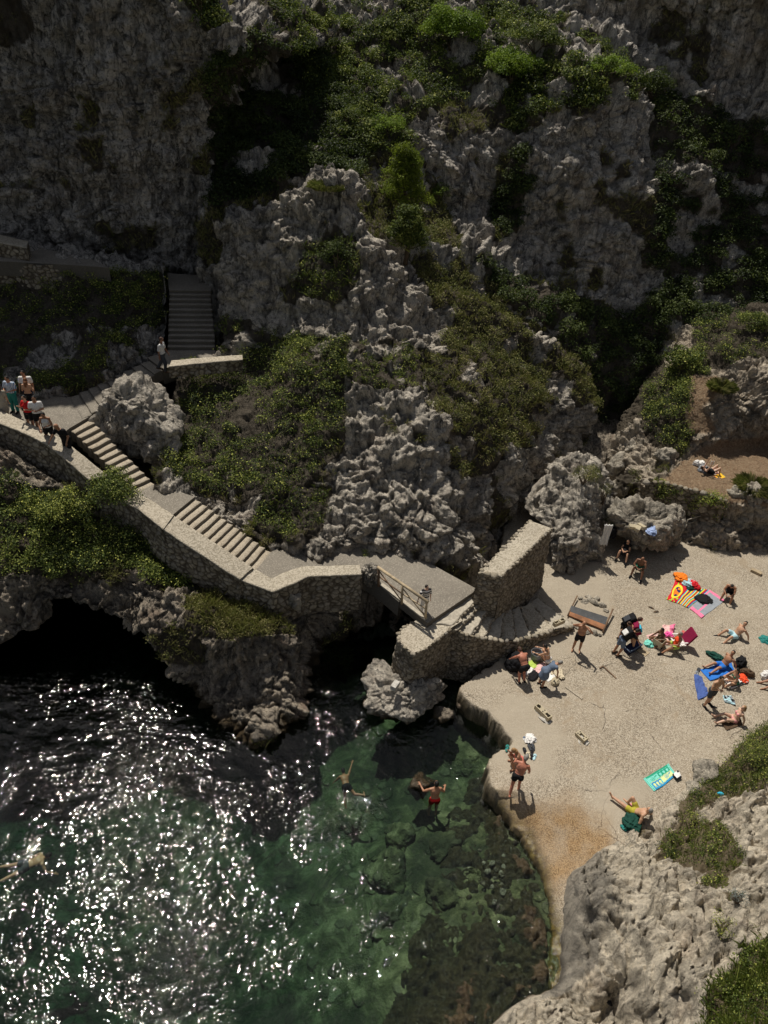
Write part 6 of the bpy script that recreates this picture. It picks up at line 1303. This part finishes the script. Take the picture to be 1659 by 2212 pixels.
for i,(x,y,r) in enumerate([(1262,1300,.22),(1275,1295,.2),(1285,1303,.25),(1300,1308,.2),(1255,1293,.16),(1308,1318,.2),(1290,1293,.16),(1270,1288,.15),(1245,1355,.2),(1257,1362,.24),(1270,1366,.2),(1284,1368,.18),(1296,1372,.15),(1250,1368,.16)]):
    p = Z(x,y,ZP); o = blob('stone', p, (r,r*.8,r*.55), M['boulder'], A=.2, sub=3, seed=i+30, rz=i, label='loose stone in the rubble around the dark metal panel', cat='stone', group='rubble around the dark metal panel'); o.location = p
for i in range(18):
    x = 1085+rng.normal()*26; y = 1880+rng.normal()*34; r = .06+.09*rng.random(); p = Z(x,y,-.2); o = blob('stone', p, (r,r*.8,r*.7), M['boulder'] if i%3 else M['rock_low'], A=.15, sub=3, seed=i+90, rz=i, label='pale pebble in the shallows beside the slipway', cat='stone', group='pebbles beside the slipway'); o.location = p
for i,(x,y,r) in enumerate([(1368,1138,.16),(1378,1142,.2),(1386,1137,.18)]):
    p = Z(x,y,3.0); b = MB(); b.box((0,0,0),(.42,.22,.16)); o = b.build('stone_block', M['block'], bevel=.02, label=['hollow broken block on top of the huge boulder','square block lying on the huge boulder, middle one','square block on the huge boulder nearest the blue cloth'][i], cat='stone'); o.location = p; o.rotation_euler = (.15,.1,i*1.1)
# cloths on rocks
def hang(name, label, px, py, yy, w_, h, mat, cat='cloth', rz=0, seed=0):
    p = Y(px,py,yy); nu,nv = 16,26; U,V_ = np.meshgrid(np.linspace(-.5,.5,nu),np.linspace(0,1,nv)); q = np.stack([U*w_*(1-.25*np.sin(V_*3)*.6), .05*np.sin(U*19+V_*3)+.03*np.sin(U*41), (.5-V_)*h],2).reshape(-1,3); q2 = q+np.array([0,.035,0]); F = gridF(nv,nu); n = len(q)
    ring = [i for i in range(nu)]+[nu*(j+1)-1 for j in range(1,nv)]+[nu*nv-1-i for i in range(1,nu)]+[nu*(nv-1-j) for j in range(1,nv-1)]
    R2 = np.array([[ring[i], ring[(i+1)%len(ring)], ring[(i+1)%len(ring)]+n, ring[i]+n] for i in range(len(ring))])
    o = mesh_np(name, np.concatenate([q,q2]), np.concatenate([F,F[:,::-1]+n,R2]), FAB[mat], label=label, cat=cat); o.location = p; o.rotation_euler[2] = rz; return o
hang('hanging_shirt','white garment hanging on the rock face left of the shaded sitter',1309,1156,29.3,.42,1.2,'c_white')
heap('bag','black bag on the rock beside the hanging white garment',1319,1160,1.6,(.4,.35,.7),'c_black',22,cat='bag',A=.15)
heap('cloth','pale blue cloth spread on top of the huge boulder',1405,1147,2.75,(.75,.4,.25),fab('sky2',(.35,.45,.70)),23)
# stool, chair
t = empty('stool', tuple(Vector((Pm['pelvis'].x,Pm['pelvis'].y,ZP))), label='low stool draped in green under the bald person', cat='stool'); b = MB(); b.box((0,0,.29),(.42,.36,.04)); b.build('seat', FAB['green'], t, bevel=.01)
for s in ((1,1),(1,-1),(-1,1),(-1,-1)): b = MB(); b.rod((s[0]*.16,s[1]*.13,0),(s[0]*.17,s[1]*.14,.28),.014); b.build('leg', M['steel'], t)
def chair(px, py, rz):
    t = empty('beach_chair', tuple(Z(px,py,ZP)), rz, label='low white beach chair with maroon and orange towels over its back', cat='chair')
    b = MB(); b.box((0,0,.2),(.5,.48,.03)); b.build('seat', FAB['c_white'], t, bevel=.008)
    rb = Matrix.Rotation(R_(28),3,'X')
    b = MB(); b.box((0,-.40,.50),(.52,.03,.66),rb); b.build('backrest', FAB['c_white'], t, bevel=.008)
    b = MB(); b.box((0,-.41,.55),(.57,.10,.62),rb); b.build('maroon_towel', FAB['maroon'], t, bevel=.02)
    b = MB(); b.box((.1,-.33,.36),(.66,.13,.22),rb); b.build('orange_towel', FAB['coral'], t, bevel=.015)
    for s in (1,-1):
        b = MB(); b.rod((s*.27,.24,0),(s*.27,-.30,.42),.013); b.rod((s*.27,-.34,0),(s*.27,.18,.42),.013); b.build('leg', M['steel'], t)
        b = MB(); b.box((s*.28,-.02,.42),(.05,.46,.02)); b.build('armrest', FAB['c_white'], t, bevel=.006)
    return t
chair(1462,1394,R_(100))
# open bag, planks
def openbag():
    P = [Z(x,y,ZP) for x,y in [(1346,1403),(1372,1386),(1385,1399),(1358,1416)]]; c = np.mean(P,0); t = empty('travel_bag', tuple(c), label='large dark blue open bag on the ground in front of the stooping group', cat='bag')
    o = slab('bag_body', [p-c+np.array([0,0,.22]) for p in P], .0, FAB['navy'], t, sp=.06, amp=.03, round_=.06)
    b = MB(); A_, B_ = P[3]-c+np.array([0,0,.2]), P[2]-c+np.array([0,0,.2]); b.rod(A_, B_, .03); b.rod(P[0]-c+np.array([0,0,.2]), P[3]-c+np.array([0,0,.2]), .025); b.build('piping', FAB['bluegrey'], t)
    pr = None; b = MB()
    for i in range(9): 
        a = math.pi*i/8; q = Vector(P[0]-c)*.5+Vector(P[1]-c)*.5+Vector((.18*math.cos(a),.05+.1*math.sin(a),.2+.05*math.sin(a)))
        if pr: b.rod(pr,q,.014,n=6)
        pr = q
    b.build('handle', FAB['black'], t)
openbag()
def bar(name, label, p0, p1, z, wd, h, mat, cat):
    a, b_ = Z(*p0,z), Z(*p1,z); c = (a+b_)/2; d = b_-a; b = MB(); b.box((0,0,h/2),(np.linalg.norm(d[:2]),wd,h)); o = b.build(name, mat, bevel=min(.008,h/3), label=label, cat=cat); o.location = c; o.rotation_euler[2] = math.atan2(d[1],d[0]); return o
bar('plank','weathered plank beside the dark blue bag, left one',(1378,1404),(1396,1417),ZP,.16,.04,M['wood'],'plank')
bar('plank','weathered plank beside the dark blue bag, right one',(1383,1400),(1401,1413),ZP,.16,.04,M['wood'],'plank')
bar('plank','short grey beam lying at the right edge of the platform',(1622,1232),(1644,1242),ZP,.22,.12,M['wood'],'plank')
bar('metal_rail','thin rusty rail let into the platform, left of the centre',(1302,1439),(1331,1466),ZP,.05,.03,M['wood_dark'],'rail')
bar('metal_rail','short rusty piece at the top of the thin rail',(1295,1444),(1303,1439),ZP,.05,.03,M['wood_dark'],'rail')
bar('stone_strip','low stone strip in the gravel below the thin rail',(1222,1484),(1258,1510),ZP+.015,.10,.03,M['concrete'],'strip')
bar('stone_block','white squared stone resting on the sea rock under the bastion',(848,1492),(858,1478),1.35,.22,.22,M['cement'],'stone')
# barrier
t = empty('metal_barrier', tuple(Z(1500,1150,ZP)), label='galvanised metal barrier leaning across the gap between two boulders', cat='barrier'); off = np.array(t.location)
a0, a1 = Z(1473,1154,ZP+.15)-off, Z(1526,1137,ZP+.15)-off; up = np.array([-.03,-.12,.98])
def brod(n_, p, q, r): b = MB(); b.rod(p,q,r,n=8); b.build(n_, M['steel'], t)
brod('top_rail', a0+up*1.05, a1+up*1.05, .03); brod('middle_rail', a0+up*.72, a1+up*.72, .024); brod('bottom_rail', a0, a1, .024)
brod('post', a1-up*.15, a1+up*1.05, .03); brod('post', a0-up*.15, a0+up*1.05, .03)
for i in range(1,10): brod('baluster', a0+(a1-a0)*i/10, a0+(a1-a0)*i/10+up*(.72 if i%3 else 1.05), .012)
# flip-flops and shoes
def flop(label, px, py, rz, col='c_black', z=ZP, group=None, s=1.):
    t = empty('flip_flop', tuple(Z(px,py,z)), R_(rz), label=label, cat='sandal', group=group); b = MB(); b.ball((0,.02,.018),(.055*s,.14*s,.018),u=14,v=6); b.ball((0,.09*s,.02),(.06*s,.075*s,.019),u=14,v=6); b.build('sole', FAB[col], t)
    b = MB(); b.rod((0,.10*s,.035),(.05*s,.0,.045),.010,n=6); b.rod((0,.10*s,.035),(-.05*s,.0,.045),.010,n=6); b.build('strap', FAB['charcoal'], t); return t
GF = 'pair of brown flip-flops'; 
flop('brown flip-flop lying near the centre of the platform, part of a pair',1408,1314,60,'c_brown',group=GF); flop('brown flip-flop lying near the centre of the platform, part of a pair',1416,1322,-70,'c_brown',group=GF)
GS = 'shoes left by the water edge'
for (x,y,r,c) in [(1134,1624,10,'c_black'),(1145,1617,15,'charcoal'),(1152,1616,5,'charcoal'),(1149,1624,-20,'c_black')]: flop('dark flip-flop among the shoes left beside the two bathers at the water edge',x,y,r,c,group=GS,s=1.15)
flop('single grey-green flip-flop at the very edge above the water',1095,1618,-15,'teal',s=1.2)
flop('dark shoe beside the white crumpled cloth near the water',1136,1600,20,'bluegrey',s=1.15)
heap('cloth','small white crumpled cloth near the shoes by the water',1145,1597,ZP,(.34,.34,.14),'c_white',31)
flop('cream sandal among the dark shoes, left one',1139,1633,0,'c_cream'); flop('cream sandal among the dark shoes, right one',1143.5,1633,8,'c_cream')
flop('black shoe with a white patch, right of the cream sandals',1148,1635,-10,'c_black',s=1.2); flop('white and blue shoe, rightmost of those by the water',1154,1637,-20,'skyblue',s=1.1)
flop('black sandal beside the feet of the person with folded arms',1543,1528,80,'c_black'); flop('grey shoe at the top end of the faded blue towel',1508,1449,-30,'charcoal',s=1.2); flop('pale grey shoe touching the faded blue towel',1506,1457,-10,'grey',s=1.2)
flop('lost black flip-flop on the brown ledge at the bottom edge',1312,2160,30,'c_black',z=1.25,s=1.5)
# patterned sea towel, drawn cell by cell
def sea(u, v):
    w = .012*np.sin(u*40)+.012*np.sin(v*34); r = np.where((u<.07)|(u>.93), 1, np.where(v<.12, 2, np.where(v>.88, 3, 0)))
    r = np.where(((u<.07)|(u>.93))&(np.abs(np.where(u<.5,u-.035,u-.965))<.014)&(np.abs((v*9)%1-.5)<.25), 2, r)
    ins = (u>.07)&(u<.93)&(v>.12)&(v<.88); U=(u-.07)/.86; Vv=(v-.12)/.76
    A=(U<.5)&(Vv<.5+0); 
    cellx = np.where(U<.44,0,1); celly = np.where(Vv<.5,0,1)
    # upper right: fish on green; lower left: fish on blue; others: one curl each
    q = np.where((cellx==1)&(celly==0),2,np.where((cellx==0)&(celly==1),3,np.where((cellx==0)&(celly==0),1,4))); r = np.where(ins, q, r)
    for k in range(3):
        cx = .56+.16*k; f = (np.hypot((U-cx)/.050,(Vv-.25)/.115)<1)|((np.abs(U-cx)<(Vv-.33)*.55)&(Vv>.33)&(Vv<.42)); r = np.where(ins&f&(Vv<.5),1,r)
        cx = .10+.13*k; f = (np.hypot((U-cx)/.045,(Vv-.74)/.115)<1)|((np.abs(U-cx)<(Vv-.82)*.55)&(Vv>.82)&(Vv<.92)); r = np.where(ins&f&(Vv>.5),4,r)
    for (cx,cy,col,cc) in ((.20,.28,2,0),(.72,.75,3,1)):
        dx,dy=(U-cx)*1.5,(Vv-cy); rr=np.hypot(dx,dy); th=np.arctan2(dy,dx); sp=np.abs(((rr-.035*(th/math.pi))/.07)%1-.5)<.22; r=np.where(ins&sp&(rr<.16)&(cellx==cc),col,r)
        r=np.where(ins&(np.abs(dy+dx*.5+.0)<.045+.02*np.sin(U*90))&(dx>.1)&(dx<.3)&(cellx==cc)&(rr>.14),col,r)
    for e in (.0,.5,1.): r=np.where(ins&(np.abs(Vv-e-.02*np.sin(U*45))<.022),4 if e>.4 else 1,r)
    for e in (.0,.44,1.): r=np.where(ins&(np.abs(U-e-.008*np.sin(Vv*40))<.014),1,r)
    for e in (.0,.5,1.): r=np.where(ins&(np.abs(Vv-e-.02*np.sin(U*45))>.022)&(np.abs(Vv-e-.02*np.sin(U*45))<.045),np.where(Vv<.5,2,3),r)
    return r
towel('beach_towel','green, turquoise and blue towel with fish drawings, lying alone on the platform',[(1390,1683),(1444,1650),(1463,1676),(1413,1711)],ZP,['c_white','c_aqua','c_teal','c_deep','c_pale'],sea,nu=170,nv=110,wr=.006,seed=11)
towel('cloth','folded white cloth with a dark edge on the corner of the patterned towel',[(1452,1674),(1464,1664),(1472,1680),(1462,1686)],ZP+.06,['c_white','c_black'],lambda u,v:(v>.8)|(u<.12)|((u>.7)&(v<.3)),nu=24,nv=20,wr=.05,seed=12,cat='cloth')
towel('beach_towel','pink towel under the reclining grey-haired person',[(1361,1738),(1373,1732),(1388,1762),(1368,1768)],.9,['pink'],nu=30,nv=40,wr=.02,seed=13)
heap('bag','dark green bag lying in front of the reclining person',1364,1779,.95,(.62,.5,.26),'darkgreen',32,cat='bag')
heap('cloth','small green cloth at the tip of the dark green bag',1353,1790,.9,(.3,.16,.06),'teal',33)
heap('bottle','small blue plastic litter among the near rocks',1556,1716,2.1,(.12,.2,.12),'cyan',34,cat='bottle',A=.08)
# terrace
towel('beach_towel','yellow, orange and white towel under the reader on the red earth',[(1524,1018),(1540,1010),(1566,1032),(1552,1036)],3.3,['c_white','c_orange','c_yellow'],lambda u,v: np.where(v>.6,np.where((u*7%1)<.5,1,2),np.where((u*5%1)<.2,1,0)),nu=40,nv=50,seed=14)
heap('bag','white bag farthest from the reader on the red earth',1504,1005,3.3,(.34,.26,.3),'c_white',35,cat='bag')
heap('pillow','white pillow behind the head of the reader',1515,1006,3.3,(.5,.36,.26),'c_white',36,cat='pillow')
heap('bag','rounded pale bag in front of the reader',1521,1018,3.3,(.5,.36,.3),'grey',37,cat='bag')
b = MB(); b.box((0,0,0),(.16,.03,.22)); o = b.build('book', FAB['c_white'], bevel=.004, label='open white book held up by the reader on the terrace', cat='book'); o.location = Z(1539,1000,4.0)
# backpacks carried
def pack(label, Pp, mat, mat2, w_=.34, h=.5, d=.2):
    t = empty('backpack', tuple(Pp['back']+Pp['fw']*-.06), label=label, cat='backpack'); Rb = Matrix((Pp['rt'],Pp['fw'],Pp['T'])).transposed(); b = MB(); b.box((0,0,0),(w_,d,h),Rb)
    bmesh.ops.subdivide_edges(b.bm, edges=b.bm.edges[:], cuts=3, use_grid_fill=True); b.build('pack_body', FAB[mat], t, smooth=True, bevel=0)
    b = MB(); b.box(Rb@Vector((0,-d*.6,-h*.1)),(w_*.75,d*.4,h*.5),Rb); b.build('front_pocket', FAB[mat2], t, bevel=.03)
    for s in (1,-1): b = MB(); b.rod(Rb@Vector((s*w_*.3,d*.5,h*.45)),Rb@Vector((s*w_*.38,d*1.7,h*.2)),.018,n=6); b.rod(Rb@Vector((s*w_*.38,d*1.7,h*.2)),Rb@Vector((s*w_*.36,d*.6,-h*.4)),.018,n=6); b.build('strap', FAB[mat], t)
pack('large black backpack worn by the person with the pink cap', Pa, 'black','charcoal',.38,.56,.24)
pack('blue and red bag on the back of the stooping bare-armed person', Pb, 'maroon','cyan',.36,.46,.2)
pack('black backpack with white trim on the person over the open bag', Pc, 'black','c_white',.34,.46,.2)
b = MB(); b.box((0,0,0),(.075,.012,.15)); o = b.build('phone', FAB['black'], bevel=.003, label='phone raised by the person in the red shirt', cat='phone'); o.location = Vector(Pred[('hand',-1)])+Vector((0,-.03,.03)); o.rotation_euler = (.3,0,.3)
